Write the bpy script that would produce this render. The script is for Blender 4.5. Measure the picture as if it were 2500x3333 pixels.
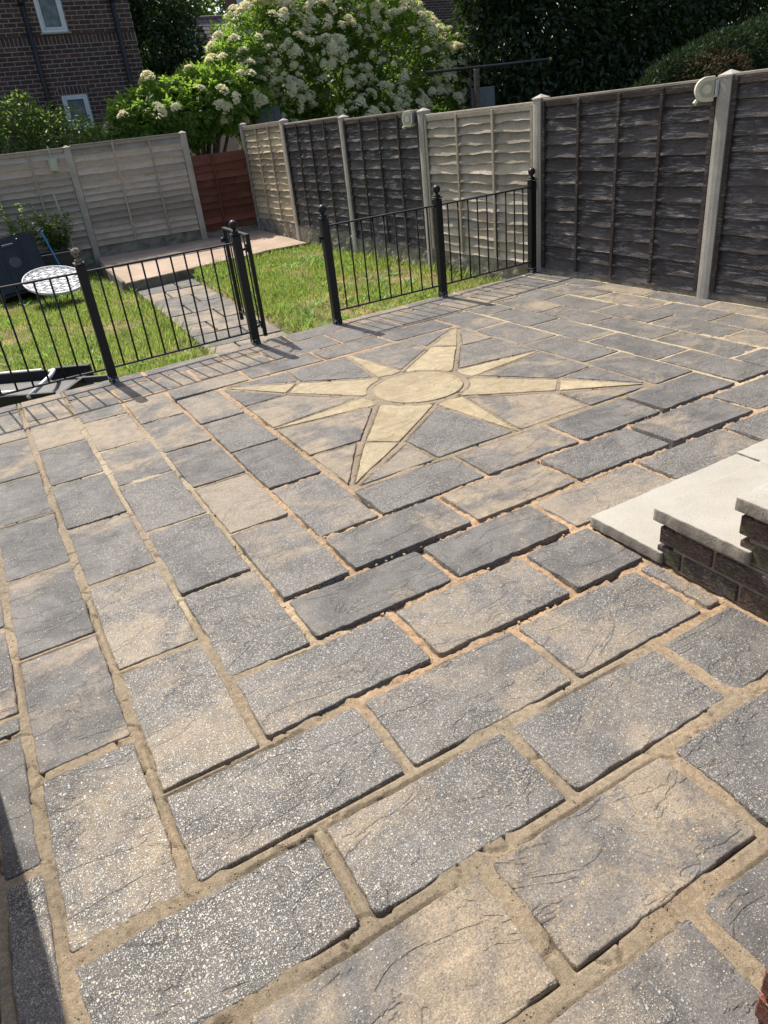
import bpy, bmesh, math, random
import numpy as np
from mathutils import Vector, Matrix
# ------------------------------------------------------------------ scene
for o in list(bpy.data.objects): bpy.data.objects.remove(o)
sc = bpy.context.scene
COL = sc.collection
rad = math.radians
# camera: phone held at 1.49 m, tilted down 28.7 degrees and rolled
cam = bpy.data.cameras.new('camera'); co = bpy.data.objects.new('camera', cam); COL.objects.link(co)
cam.sensor_fit = 'VERTICAL'; cam.sensor_height = 36.0; cam.lens = 25.098
cam.clip_start = 0.05; cam.clip_end = 500
yaw, pit, rol = 1.10943910, 0.50022018, -0.11917973
fwd = Vector((math.cos(yaw)*math.cos(pit), math.sin(yaw)*math.cos(pit), -math.sin(pit)))
rgt = Vector((math.sin(yaw), -math.cos(yaw), 0)); upv = rgt.cross(fwd)
r2 = rgt*math.cos(rol)+upv*math.sin(rol); u2 = -rgt*math.sin(rol)+upv*math.cos(rol)
m3 = Matrix((r2, u2, -fwd)).transposed()
co.matrix_world = Matrix.Translation((-1.1934, -4.7207, 1.4895)) @ m3.to_4x4()
sc.camera = co
# world and sun: sun ahead of the camera, 55 degrees up
sun_dir = Vector((-0.075, 0.70, 1.0)).normalized()
w = bpy.data.worlds.new('World'); sc.world = w; w.use_nodes = True
nt = w.node_tree; bg = nt.nodes['Background']
sky = nt.nodes.new('ShaderNodeTexSky'); sky.sky_type = 'NISHITA'; sky.sun_disc = False
sky.sun_elevation = math.asin(sun_dir.z); sky.sun_rotation = math.atan2(sun_dir.x, sun_dir.y)
sky.air_density = 1.0; sky.dust_density = 3.0; sky.ozone_density = 1.0
nt.links.new(sky.outputs[0], bg.inputs[0]); bg.inputs[1].default_value = 0.12
sl = bpy.data.lights.new('sun', 'SUN'); so = bpy.data.objects.new('sun', sl); COL.objects.link(so)
sl.energy = 4.2; sl.angle = rad(0.53); sl.color = (1.0, 0.945, 0.86)
so.rotation_euler = (-sun_dir).to_track_quat('-Z', 'Y').to_euler()
so.location = (0, 0, 20)
vs = sc.view_settings; vs.view_transform = 'Standard'; vs.look = 'None'; vs.gamma = 1; vs.exposure = 0.62
vs.use_curve_mapping = False
sc.cycles.max_bounces = 6; sc.cycles.diffuse_bounces = 3; sc.cycles.glossy_bounces = 2; sc.cycles.transmission_bounces = 3

# ------------------------------------------------------------------ helpers
rng = random.Random(7)
def link(o, parent=None):
    COL.objects.link(o)
    if parent is not None: o.parent = parent
    return o
def tag(o, label=None, cat=None, group=None, kind=None):
    if label: o['label'] = label
    if cat: o['category'] = cat
    if group: o['group'] = group
    if kind: o['kind'] = kind
    return o
def empty(name, loc=(0, 0, 0), rz=0.0):
    o = bpy.data.objects.new(name, None); o.location = loc; o.rotation_euler = (0, 0, rz)
    o.empty_display_size = .1
    return link(o)
def mobj(name, verts, faces, mat, parent=None, loc=(0, 0, 0), smooth=False):
    me = bpy.data.meshes.new(name); me.from_pydata(verts, [], faces); me.update()
    if mat is not None: me.materials.append(mat)
    if smooth: me.polygons.foreach_set('use_smooth', [True]*len(me.polygons))
    o = bpy.data.objects.new(name, me); o.location = loc
    return link(o, parent)
def inst(name, me, parent=None, loc=(0, 0, 0), rot=(0, 0, 0), scale=(1, 1, 1)):
    o = bpy.data.objects.new(name, me); o.location = loc; o.rotation_euler = rot; o.scale = scale
    return link(o, parent)
class MB:
    def __init__(s): s.v = []; s.f = []
    def add(s, vs_, fs):
        b = len(s.v); s.v += [tuple(x) for x in vs_]; s.f += [[i+b for i in q] for q in fs]; return s
    def box(s, c, d, rot=None, bev=0.0):
        x, y, z = d[0]/2, d[1]/2, d[2]/2
        if bev <= 0:
            vs_ = [Vector((a, b, e)) for a in (-x, x) for b in (-y, y) for e in (-z, z)]
            fs = [(0,1,3,2),(4,6,7,5),(0,4,5,1),(2,3,7,6),(0,2,6,4),(1,5,7,3)]
        else:
            bm = bmesh.new(); bmesh.ops.create_cube(bm, size=1.0)
            for v in bm.verts: v.co = Vector((v.co.x*d[0], v.co.y*d[1], v.co.z*d[2]))
            bmesh.ops.bevel(bm, geom=bm.edges[:], offset=bev, segments=1, affect='EDGES')
            bm.verts.index_update()
            vs_ = [v.co.copy() for v in bm.verts]; fs = [[v.index for v in f.verts] for f in bm.faces]; bm.free()
        if rot is not None: vs_ = [rot @ v for v in vs_]
        c = Vector(c)
        return s.add([v+c for v in vs_], fs)
    def tube(s, pts, rads, n=8, cap=True):
        pts = [Vector(p) for p in pts]
        if not hasattr(rads, '__len__'): rads = [rads]*len(pts)
        vs_ = []; fs = []; ref = None
        for i, p in enumerate(pts):
            t = (pts[min(i+1, len(pts)-1)]-pts[max(i-1, 0)])
            if t.length < 1e-9: t = Vector((0, 0, 1))
            t.normalize()
            if ref is None: ref = t.orthogonal().normalized()
            ref = (ref - t*ref.dot(t)).normalized(); b = t.cross(ref)
            for k in range(n):
                a = 2*math.pi*k/n; vs_.append(p+(ref*math.cos(a)+b*math.sin(a))*rads[i])
        for i in range(len(pts)-1):
            for k in range(n):
                fs.append((i*n+k, i*n+(k+1) % n, (i+1)*n+(k+1) % n, (i+1)*n+k))
        if cap:
            fs.append(tuple(range(n-1, -1, -1))); fs.append(tuple((len(pts)-1)*n+k for k in range(n)))
        return s.add(vs_, fs)
    def sphere(s, c, r, nu=14, nv=9):
        vs_ = []; fs = []
        for j in range(nv+1):
            th = math.pi*j/nv
            for i in range(nu):
                ph = 2*math.pi*i/nu
                vs_.append((c[0]+r*math.sin(th)*math.cos(ph), c[1]+r*math.sin(th)*math.sin(ph), c[2]+r*math.cos(th)))
        for j in range(nv):
            for i in range(nu):
                fs.append((j*nu+i, (j+1)*nu+i, (j+1)*nu+(i+1) % nu, j*nu+(i+1) % nu))
        return s.add(vs_, fs)
    def prism(s, poly, z0, z1):
        n = len(poly)
        vs_ = [(p[0], p[1], z0) for p in poly]+[(p[0], p[1], z1) for p in poly]
        fs = [tuple(range(n-1, -1, -1)), tuple(range(n, 2*n))]+[(i, (i+1) % n, n+(i+1) % n, n+i) for i in range(n)]
        return s.add(vs_, fs)
    def build(s, name, mat, parent=None, loc=(0, 0, 0), smooth=False):
        return mobj(name, s.v, s.f, mat, parent, loc, smooth)
    def mesh(s, name, mat, smooth=False):
        me = bpy.data.meshes.new(name); me.from_pydata(s.v, [], s.f); me.materials.append(mat)
        if smooth: me.polygons.foreach_set('use_smooth', [True]*len(me.polygons))
        return me
# numpy value noise
def vnoise(x, y, seed=0):
    x = np.asarray(x, float); y = np.asarray(y, float)
    xi = np.floor(x).astype(np.int64); yi = np.floor(y).astype(np.int64); xf = x-xi; yf = y-yi
    def h(a, b):
        n = (a*374761393+b*668265263+seed*974634777) & 0x7fffffff
        n = ((n ^ (n >> 13))*1274126177) & 0x7fffffff
        n = n ^ (n >> 16)
        return (n & 0xffff)/65535.0
    sx = xf*xf*(3-2*xf); sy = yf*yf*(3-2*yf)
    a = h(xi, yi)*(1-sx)+h(xi+1, yi)*sx; b = h(xi, yi+1)*(1-sx)+h(xi+1, yi+1)*sx
    return a*(1-sy)+b*sy
def fbm(x, y, seed=0, o=4):
    t = 0; a = .5; f = 1.0
    for k in range(o): t = t+a*vnoise(x*f, y*f, seed+k*17); a *= .5; f *= 2.03
    return t/(1-.5**o)
# node helper
class NM:
    def __init__(s, name):
        s.m = bpy.data.materials.new(name); s.m.use_nodes = True; s.t = s.m.node_tree
        s.p = s.t.nodes['Principled BSDF']; s.out = s.t.nodes['Material Output']
        s.p.inputs['Roughness'].default_value = .8; s.p.inputs['Specular IOR Level'].default_value = .3
    def n(s, ty, **kw):
        nd = s.t.nodes.new('ShaderNode'+ty)
        for k, v in kw.items(): setattr(nd, k, v)
        return nd
    def put(s, sock, val):
        if val is None: return
        if isinstance(val, bpy.types.NodeSocket): s.t.links.new(val, sock)
        elif hasattr(val, '__len__') and len(val) == 3 and sock.type == 'RGBA': sock.default_value = (*val, 1)
        else: sock.default_value = val
    def coords(s, rnd=True, scale=(1, 1, 1), kind='Object'):
        tc = s.n('TexCoord').outputs[kind]
        if rnd:
            oi = s.n('ObjectInfo').outputs['Random']
            tc = s.vm('ADD', tc, s.vm('SCALE', (31.7, 17.3, 23.1), None, oi))
        return s.vm('MULTIPLY', tc, scale) if scale != (1, 1, 1) else tc
    def vm(s, op, a, b=None, sc_=None):
        nd = s.n('VectorMath', operation=op); s.put(nd.inputs[0], a)
        if b is not None: s.put(nd.inputs[1], b)
        if sc_ is not None: s.put(nd.inputs['Scale'], sc_)
        return nd.outputs[0]
    def ma(s, op, a, b=None, c=None, clamp=False):
        nd = s.n('Math', operation=op, use_clamp=clamp)
        for i, x in enumerate((a, b, c)): s.put(nd.inputs[i], x)
        return nd.outputs[0]
    def noise(s, vec, scale, detail=4, rough=.55, dist=0.0):
        nd = s.n('TexNoise'); s.put(nd.inputs['Vector'], vec); nd.inputs['Scale'].default_value = scale
        nd.inputs['Detail'].default_value = detail; nd.inputs['Roughness'].default_value = rough
        nd.inputs['Distortion'].default_value = dist
        return nd.outputs['Fac']
    def vor(s, vec, scale, feature='F1'):
        nd = s.n('TexVoronoi', feature=feature); s.put(nd.inputs['Vector'], vec); nd.inputs['Scale'].default_value = scale
        return nd
    def ramp(s, fac, a, b, lo=0.0, hi=1.0):
        nd = s.n('MapRange', interpolation_type='SMOOTHSTEP')
        for i, x in zip((0, 1, 2, 3, 4), (fac, a, b, lo, hi)): s.put(nd.inputs[i], x)
        return nd.outputs[0]
    def mix(s, fac, a, b, mode='MIX'):
        nd = s.n('Mix', data_type='RGBA', blend_type=mode)
        s.put(nd.inputs[0], fac); s.put(nd.inputs[6], a); s.put(nd.inputs[7], b)
        return nd.outputs[2]
    def mulv(s, col, val):   # colour times scalar
        return s.vm('SCALE', col, None, val)
    def bump(s, h, dist=.005, strength=1.0, prev=None):
        nd = s.n('Bump'); s.put(nd.inputs['Height'], h); nd.inputs['Distance'].default_value = dist
        nd.inputs['Strength'].default_value = strength
        if prev is not None: s.put(nd.inputs['Normal'], prev)
        return nd.outputs[0]
    def done(s, col=None, rough=None, normal=None, **kw):
        s.put(s.p.inputs['Base Color'], col); s.put(s.p.inputs['Roughness'], rough); s.put(s.p.inputs['Normal'], normal)
        for k, v in kw.items(): s.put(s.p.inputs[k.replace('_', ' ')], v)
        return s.m

# ------------------------------------------------------------------ materials
M = {}
def slab_material(name, c_dark, c_mid, c_tan, speck=1.0, star=False, spec=.38):
    b = NM(name); v = b.coords(); oi = b.n('ObjectInfo')
    sep = b.n('SeparateColor'); b.put(sep.inputs[0], oi.outputs['Color'])
    bias, dens = sep.outputs[0], sep.outputs[1]
    warp = v
    n1 = b.noise(warp, 2.6, 6, .68, .9)
    f = b.ma('ADD', n1, b.ma('MULTIPLY', b.ma('SUBTRACT', bias, .5), .52))
    f = b.ma('ADD', f, b.ma('MULTIPLY', b.ma('SUBTRACT', b.noise(v, 34, 4, .75), .5), .26))
    f = b.ramp(f, .41, .65)
    n2 = b.noise(v, 5.5, 3, .6, .4)
    grey = b.mix(b.ramp(n2, .35, .65), c_dark, c_mid)
    col = b.mix(f, grey, c_tan)
    # fine sandy grain
    g = b.noise(v, 240, 2, .6)
    col = b.mulv(col, b.ramp(g, .25, .75, .66, 1.34))
    col = b.mulv(col, b.ramp(b.noise(v, 14, 4, .7), .3, .7, .84, 1.14))
    n3 = b.noise(v, 4.0, 3, .5)
    # exposed aggregate, three stone sizes
    patch = b.ramp(b.ma('ADD', n3, b.ma('MULTIPLY', b.ma('SUBTRACT', dens, .5), .62)), .3, .72)
    hs = None
    for sc_, lo, hi, rr in ((125, .98, .70, .40), (215, .90, .42, .42), (380, .85, .38, .46)):
        vo = b.vor(v, sc_)
        sp = b.n('SeparateColor'); b.put(sp.inputs[0], vo.outputs['Color'])
        thr = b.ma('SUBTRACT', lo, b.ma('MULTIPLY', patch, (lo-hi)*speck))
        on = b.ma('GREATER_THAN', sp.outputs[0], thr)
        core = b.ramp(vo.outputs['Distance'], rr+.06, rr-.08)
        mk = b.ma('MULTIPLY', on, core)
        stone = b.mix(b.ma('POWER', sp.outputs[1], 1.6), (.19, .176, .158), (.455, .43, .38))
        stone = b.mix(b.ma('GREATER_THAN', sp.outputs[2], .93), stone, (.10, .09, .09))
        stone = b.mix(b.ma('LESS_THAN', sp.outputs[2], .03), stone, (.55, .36, .17))
        if star: stone = b.mix(.55, stone, c_tan)
        col = b.mix(b.ma('MULTIPLY', mk, .85), col, stone)
        hs = mk if hs is None else b.ma('MAXIMUM', hs, mk)
    # riven ledges and shallow ridges
    vw = b.vm('MULTIPLY', v, (1.0, 1.9, 1.0))
    e1 = b.noise(vw, 3.1, 4, .55, 1.2)
    ledge = b.ramp(e1, .508, .540)
    e2 = b.noise(vw, 6.3, 2, .5, .8)
    ledge2 = b.ramp(e2, .57, .585)
    line = b.ma('SUBTRACT', 1.0, b.ramp(b.ma('ABSOLUTE', b.ma('SUBTRACT', e1, .521)), .0, .006))
    line = b.ma('MULTIPLY', line, b.ramp(b.noise(v, 4.4, 2), .50, .60))
    col = b.mulv(col, b.ma('SUBTRACT', 1.0, b.ma('MULTIPLY', line, .34)))  # thin shadows of the ledges, painted as dark lines in the colour
    h = b.ma('ADD', b.ma('MULTIPLY', e1, 1.2), b.ma('MULTIPLY', ledge, .34))
    h = b.ma('ADD', h, b.ma('MULTIPLY', ledge2, .08))
    bp = b.bump(h, .008, .85)
    hf = b.ma('ADD', b.ma('MULTIPLY', hs, .7), b.ma('MULTIPLY', b.noise(v, 90, 2, .7), 1.0))
    bp = b.bump(hf, .0022, .8, bp)
    rough = b.ma('SUBTRACT', .77, b.ma('MULTIPLY', hs, .34))
    return b.done(col, rough, bp, Specular_IOR_Level=spec)
M['slab'] = slab_material('paving slab', (.086, .082, .077), (.140, .131, .120), (.272, .216, .150))
M['star'] = slab_material('star stone', (.315, .248, .148), (.362, .290, .178), (.395, .324, .208), .55, True, .22)

b = NM('joint mortar'); v = b.coords(False)
at_ = b.n('Attribute', attribute_name='jc').outputs['Color']
col = b.mulv(at_, b.ramp(b.noise(v, 60, 5, .75), .25, .75, .68, 1.24))
col = b.mulv(col, b.ramp(b.noise(v, 420, 2, .6), .25, .75, .70, 1.30))
col = b.mulv(col, b.ramp(b.noise(v, 3, 3, .6), .3, .7, .85, 1.12))
vo = b.vor(v, 120); pore = b.ma('MULTIPLY', b.ramp(vo.outputs['Distance'], .30, .16), b.ramp(b.noise(v, 40, 2), .56, .62))
col = b.mulv(col, b.ma('SUBTRACT', 1.0, b.ma('MULTIPLY', pore, .6)))
hh = b.ma('SUBTRACT', b.ma('ADD', b.noise(v, 130, 5, .75), b.ma('MULTIPLY', b.noise(v, 420, 2, .6), .5)), pore)
M['mortar'] = b.done(col, .92, b.bump(hh, .004, .9))

def simple(name, c0, c1, scale=8, rough=.8, bump=.002, bscale=60, kind='Object', vec=(1, 1, 1), spec=.3, rnd=True, metallic=0):
    b = NM(name); v = b.coords(rnd, vec, kind)
    col = b.mix(b.ramp(b.noise(v, scale, 5, .6), .3, .7), c0, c1)
    col = b.mulv(col, b.ramp(b.noise(v, bscale*2, 3, .6), .25, .75, .88, 1.1))
    return b.done(col, rough, b.bump(b.noise(v, bscale, 4, .6), bump, .8) if bump else None, Specular_IOR_Level=spec, Metallic=metallic)
M['bed'] = simple('bedding sand', (.10, .07, .045), (.16, .115, .075), 9, .95, .004, 50, rnd=False)
b = NM('concrete post'); v = b.coords()
col = b.mix(b.ramp(b.noise(v, 5, 5, .6), .3, .7), (.36, .33, .275), (.47, .435, .365))
col = b.mulv(col, b.ramp(b.noise(v, 160, 3, .7), .25, .75, .78, 1.15))
sx = b.noise(b.vm('MULTIPLY', v, (22, 22, 1.0)), 1.0, 4, .6)
col = b.mix(b.ma('MULTIPLY', b.ramp(sx, .58, .72), .55), col, (.20, .16, .12))
vo = b.vor(v, 55); col = b.mulv(col, b.ma('SUBTRACT', 1, b.ma('MULTIPLY', b.ma('MULTIPLY', b.ramp(vo.outputs['Distance'], .2, .1), b.ramp(b.noise(v, 22, 2), .58, .64)), .7)))
M['concrete'] = b.done(col, .9, b.bump(b.noise(v, 130, 4, .7), .002, .7))
b = NM('gravel board concrete'); v = b.coords()
col = b.mix(b.ramp(b.noise(v, 6, 5, .65), .3, .7), (.18, .165, .125), (.36, .325, .26))
col = b.mix(b.ma('MULTIPLY', b.ramp(b.noise(v, 3.2, 4, .6), .52, .7), .6), col, (.11, .13, .055))
rk = b.vor(b.vm('MULTIPLY', v, (1, 1, 1.6)), 9).outputs['Distance']
M['gravelboard'] = b.done(col, .95, b.bump(b.ma('ADD', rk, b.noise(v, 25, 5, .7)), .03, .9))
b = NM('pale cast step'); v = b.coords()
col = b.mix(b.ramp(b.noise(v, 4, 5, .6), .3, .75), (.36, .335, .285), (.42, .395, .34))
col = b.mix(b.ma('MULTIPLY', b.ramp(b.noise(v, 2.3, 6, .7, .6), .50, .72), .45), col, (.25, .225, .18))
vo = b.vor(v, 210); sp = b.n('SeparateColor'); b.put(sp.inputs[0], vo.outputs['Color'])
mk = b.ma('MULTIPLY', b.ma('GREATER_THAN', sp.outputs[0], .80), b.ramp(vo.outputs['Distance'], .42, .25))
col = b.mix(b.ma('MULTIPLY', mk, .6), col, (.22, .20, .18))
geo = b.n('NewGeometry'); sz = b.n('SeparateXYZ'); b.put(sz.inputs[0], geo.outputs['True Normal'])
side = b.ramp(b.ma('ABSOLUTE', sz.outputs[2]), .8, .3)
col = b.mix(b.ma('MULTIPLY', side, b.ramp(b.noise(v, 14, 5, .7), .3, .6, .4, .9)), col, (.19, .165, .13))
col = b.mulv(col, b.ramp(b.noise(v, 300, 2), .3, .7, .9, 1.08))
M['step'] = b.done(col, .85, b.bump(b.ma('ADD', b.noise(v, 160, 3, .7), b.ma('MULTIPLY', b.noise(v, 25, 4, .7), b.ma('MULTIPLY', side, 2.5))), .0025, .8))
def brick_material(name, cols, rustic, moss, isl=False, mossc=(.07, .10, .025), rb=60):
    b = NM(name); v = b.coords()
    rnd = b.n('NewGeometry').outputs['Random Per Island'] if isl else b.n('ObjectInfo').outputs['Random']
    cr = b.n('ValToRGB'); cr.color_ramp.interpolation = 'LINEAR'
    for i, c in enumerate(cols):
        e = cr.color_ramp.elements[i] if i < 2 else cr.color_ramp.elements.new(.5)
        e.position = i/(len(cols)-1); e.color = (*c, 1)
    b.put(cr.inputs[0], rnd)
    col = cr.outputs[0]
    vr = b.vm('MULTIPLY', v, (1.0, 1.0, 2.6)) if rustic else v
    n = b.noise(vr, 42 if rustic else 18, 4, .6, .6)
    col = b.mulv(col, b.ramp(n, .3, .7, .62, 1.3))
    if rustic:
        col = b.mix(b.ma('MULTIPLY', b.ramp(b.noise(vr, 75, 3, .6, 1.0), .54, .66), .7), col, (.36, .29, .23))  # highlights of the rough relief, painted as pale flecks
    if moss:
        g = b.n('TexCoord').outputs['Object']
        wp = b.n('NewGeometry').outputs['Position']
        mm = b.ramp(b.noise(wp, 5.5, 4, .6), .50, .66)
        col = b.mix(b.ma('MULTIPLY', mm, .75), col, mossc)
    return b.done(col, .88, b.bump(n, .020 if rustic else .004, 1.0))
M['brick_step'] = brick_material('rustic step brick', [(.14, .088, .072), (.105, .078, .070), (.085, .072, .068)], True, True, mossc=(.11, .125, .045))
M['brick_house'] = brick_material('house brick', [(.125, .068, .056), (.095, .054, .047), (.068, .043, .041)], False, False)
M['brick_house_far'] = brick_material('house brick run', [(.125, .068, .056), (.095, .054, .047), (.068, .043, .041)], False, False, True)
M['brick_red'] = brick_material('red brick', [(.30, .11, .065), (.24, .09, .06), (.19, .08, .055)], True, False)
M['mortar_house'] = simple('house mortar', (.40, .35, .30), (.50, .45, .39), 20, .95, .003, 80)
M['mortar_step'] = simple('step mortar', (.25, .21, .16), (.34, .29, .22), 20, .95, .004, 80)

def wood_material(name, c0, c1, c2, worn=None, knots=True, stain=None):
    b = NM(name); v = b.coords()
    vg = b.vm('MULTIPLY', v, (1.2, 8, 26))
    wob = b.noise(b.vm('MULTIPLY', v, (3.0, 3, 6)), 1.2, 3, .5)
    vg2 = b.vm('ADD', vg, b.vm('SCALE', (0, 0, 9.0), None, wob))
    gr = b.noise(vg2, 3.2, 5, .65, .4)
    col = b.mix(b.ramp(gr, .32, .68), c0, c1)
    rnd = b.n('ObjectInfo').outputs['Random']
    col = b.mulv(col, b.ramp(rnd, 0, 1, .70, 1.26))
    col = b.mix(b.ma('MULTIPLY', b.ramp(b.noise(v, 2.6, 4, .6), .45, .7), .7), col, c2)
    h = gr
    if knots:
        vk = b.vor(b.vm('MULTIPLY', v, (1.0, .01, 1.5)), 4.2)
        kd = b.ramp(vk.outputs['Distance'], .085, .04)
        col = b.mix(b.ma('MULTIPLY', kd, .6), col, (c0[0]*.35, c0[1]*.3, c0[2]*.3))
        rings = b.ma('SINE', b.ma('MULTIPLY', b.ma('ADD', vk.outputs['Distance'], b.ma('MULTIPLY', wob, .3)), 90))
        ringm = b.ramp(vk.outputs['Distance'], .34, .12)
        col = b.mulv(col, b.ma('ADD', 1.0, b.ma('MULTIPLY', b.ma('MULTIPLY', rings, ringm), .10)))
        h = b.ma('ADD', h, b.ma('MULTIPLY', b.ma('MULTIPLY', rings, ringm), .35))
    if worn:
        wn = b.noise(b.vm('MULTIPLY', v, (4, 2, 46)), 1.6, 5, .75, .5)
        wz = b.noise(v, 3.3, 3, .6)
        wm = b.ma('MULTIPLY', b.ramp(wn, .50, .62), b.ramp(wz, .38, .62))
        col = b.mix(b.ma('MULTIPLY', wm, .8), col, worn)
    if stain:
        geo_ = b.n('NewGeometry'); pz = b.n('SeparateXYZ'); b.put(pz.inputs[0], geo_.outputs['Position'])
        sm = b.ma('MULTIPLY', b.ramp(b.ma('ADD', pz.outputs[2], b.ma('MULTIPLY', b.noise(geo_.outputs['Position'], 2.4, 4, .6), 1.1)), stain[1]+.6, stain[1]+.15), .8)
        col = b.mix(sm, col, stain[0])
    return b.done(col, .9, b.bump(h, .004, .9), Specular_IOR_Level=.2)
M['wood_dark'] = wood_material('dark stained larch lap', (.056, .049, .046), (.105, .093, .087), (.072, .062, .058), (.33, .31, .29))
M['wood_batten_dark'] = wood_material('dark stained batten', (.038, .029, .025), (.075, .060, .052), (.050, .038, .033), (.20, .175, .155), False)
M['wood_light'] = wood_material('bleached larch lap', (.36, .305, .235), (.51, .445, .355), (.42, .34, .24), None, True, ((.36, .25, .12), .05))
M['wood_batten_light'] = wood_material('bleached batten', (.30, .25, .185), (.42, .36, .28), (.34, .28, .20), None, False)
M['wood_tan'] = wood_material('golden lap', (.44, .35, .22), (.60, .49, .33), (.36, .33, .17), None, True, ((.22, .22, .085), .0))
M['wood_grey'] = wood_material('grey lap board', (.375, .315, .255), (.50, .43, .36), (.43, .36, .285), None, True, ((.22, .21, .11), .12))
M['wood_batten_grey'] = wood_material('grey batten', (.33, .285, .225), (.45, .39, .315), (.38, .33, .26), None, False)
M['wood_red'] = wood_material('red painted lap', (.135, .048, .034), (.19, .070, .048), (.155, .085, .048), None, False, ((.17, .125, .06), .1))
M['wood_brown'] = wood_material('brown timber', (.10, .06, .032), (.17, .105, .055), (.13, .08, .042))

b = NM('black paint'); v = b.coords()
wear = b.ma('MULTIPLY', b.ramp(b.noise(v, 38, 5, .7), .62, .68), b.ramp(b.noise(v, 4, 2), .5, .64))
col = b.mix(wear, (.008, .0085, .010), (.06, .056, .052))
M['iron'] = b.done(col, b.ma('ADD', .46, b.ma('MULTIPLY', wear, .35)), b.bump(b.noise(v, 60, 4, .6), .0012, .5), Specular_IOR_Level=.35)
b = NM('chipped paint foot'); v = b.coords()
col = b.mix(b.ramp(b.noise(v, 48, 4, .65), .52, .58), (.014, .014, .016), (.42, .40, .37))
M['iron_chip'] = b.done(col, .6)
b = NM('weathered finial'); v = b.coords()
col = b.mix(b.ramp(b.noise(v, 75, 4, .7), .42, .56), (.028, .025, .022), (.27, .23, .18))
M['iron_weathered'] = b.done(col, .75, b.bump(b.noise(v, 90, 4, .7), .003, .8))

def leaf_material(name, c0, c1, trans=.45, rough=.45, spec=.4, tcol=None):
    b = NM(name); r = b.n('NewGeometry').outputs['Random Per Island']
    col = b.mix(r, c0, c1)
    b.done(col, rough, None, Specular_IOR_Level=spec)
    t = b.n('BsdfTranslucent'); b.put(t.inputs[0], b.mix(r, tcol or tuple(min(1, x*1.6) for x in c0), tcol or tuple(min(1, x*1.6) for x in c1)))
    mx = b.n('MixShader'); mx.inputs[0].default_value = trans
    b.t.links.new(b.p.outputs[0], mx.inputs[1]); b.t.links.new(t.outputs[0], mx.inputs[2])
    b.t.links.new(mx.outputs[0], b.out.inputs[0]); return b.m
M['leaf_elder'] = leaf_material('elder leaf', (.085, .155, .026), (.16, .245, .05), .5, tcol=(.30, .48, .06))
M['leaf_elder_dark'] = leaf_material('elder leaf in flower', (.055, .105, .018), (.115, .175, .034), .45, tcol=(.23, .38, .045))
M['leaf_laurel'] = leaf_material('laurel leaf', (.016, .032, .010), (.034, .060, .018), .22, .38, .4, tcol=(.085, .15, .02))
M['leaf_privet'] = leaf_material('privet leaf', (.07, .12, .025), (.14, .19, .05), .48, tcol=(.22, .34, .05))
M['leaf_tree'] = leaf_material('tree leaf', (.028, .062, .016), (.055, .10, .026), .3)
M['leaf_conifer'] = leaf_material('conifer spray', (.018, .038, .013), (.040, .065, .020), .2, .6, .2)
M['leaf_conifer_brown'] = leaf_material('browned conifer spray', (.06, .042, .02), (.095, .065, .03), .2, .7, .2)
M['leaf_shrub'] = leaf_material('shrub leaf', (.075, .13, .02), (.17, .25, .05), .45)
M['flower'] = leaf_material('elder blossom', (.78, .73, .48), (.88, .84, .62), .45, .7, .2, tcol=(.9, .84, .54))
M['grass'] = leaf_material('grass blade', (.135, .215, .034), (.31, .37, .09), .48, .55, .3)
M['straw'] = leaf_material('dry grass blade', (.33, .26, .11), (.50, .41, .20), .35, .7, .2)
M['weed'] = leaf_material('weed leaf', (.11, .22, .03), (.19, .32, .06), .45)
M['bark'] = simple('bark', (.09, .07, .05), (.17, .135, .10), 14, .9, .006, 40)
b = NM('lawn soil'); v = b.coords(False)
n = b.noise(v, 1.5, 5, .6)
col = b.mix(b.ramp(n, .42, .60), (.13, .15, .045), (.36, .27, .13))
col = b.mix(b.ramp(b.noise(v, 7, 4, .6), .5, .66), col, (.075, .055, .032))
M['lawn'] = b.done(col, .95, b.bump(b.noise(v, 40, 5, .7), .02, .9))
M['soil'] = simple('soil', (.06, .042, .026), (.12, .085, .05), 12, .97, .015, 30, rnd=False)
M['pad'] = simple('pink brown concrete', (.345, .255, .185), (.45, .35, .265), 2.2, .92, .003, 90, rnd=False)
M['pad_side'] = simple('mossy concrete edge', (.10, .09, .06), (.24, .21, .16), 6, .95, .012, 30, rnd=False)
M['ground'] = simple('far ground', (.05, .065, .025), (.10, .09, .045), .7, .97, .01, 8, rnd=False)
M['brick_plain'] = simple('plain brown brick', (.10, .058, .05), (.17, .085, .068), 9, .9, .004, 40)
M['upvc'] = simple('white window plastic', (.72, .73, .73), (.80, .80, .80), 5, .4, 0, 60)
M['white_paint'] = simple('white paint', (.60, .585, .55), (.78, .77, .74), 14, .6, .001, 80)
b = NM('frosted glass'); v = b.coords()
b.done(b.mix(b.ramp(b.noise(v, 9, 4), .3, .7), (.075, .09, .095), (.16, .18, .185)), .25, b.bump(b.noise(v, 120, 2), .002, .5), Specular_IOR_Level=.6); M['glass'] = b.m
M['black_plastic'] = simple('black plastic', (.008, .0085, .010), (.018, .019, .022), 4, .45, .0008, 60, spec=.5)
M['grey_plastic'] = simple('grey plastic', (.055, .058, .064), (.085, .088, .095), 4, .5, .0008, 60, spec=.5)
M['blue'] = simple('blue handle', (.02, .16, .42), (.03, .22, .52), 8, .4, 0, 40, spec=.5)
M['cream'] = simple('cream plastic', (.58, .54, .38), (.66, .62, .46), 6, .5, .0006, 80, spec=.4)
M['cream_dark'] = simple('cream plastic recess', (.42, .38, .26), (.48, .44, .31), 6, .5, .0006, 80)
M['pot'] = simple('pale pot plastic', (.42, .43, .36), (.52, .53, .46), 6, .6, .0006, 60)
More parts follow.
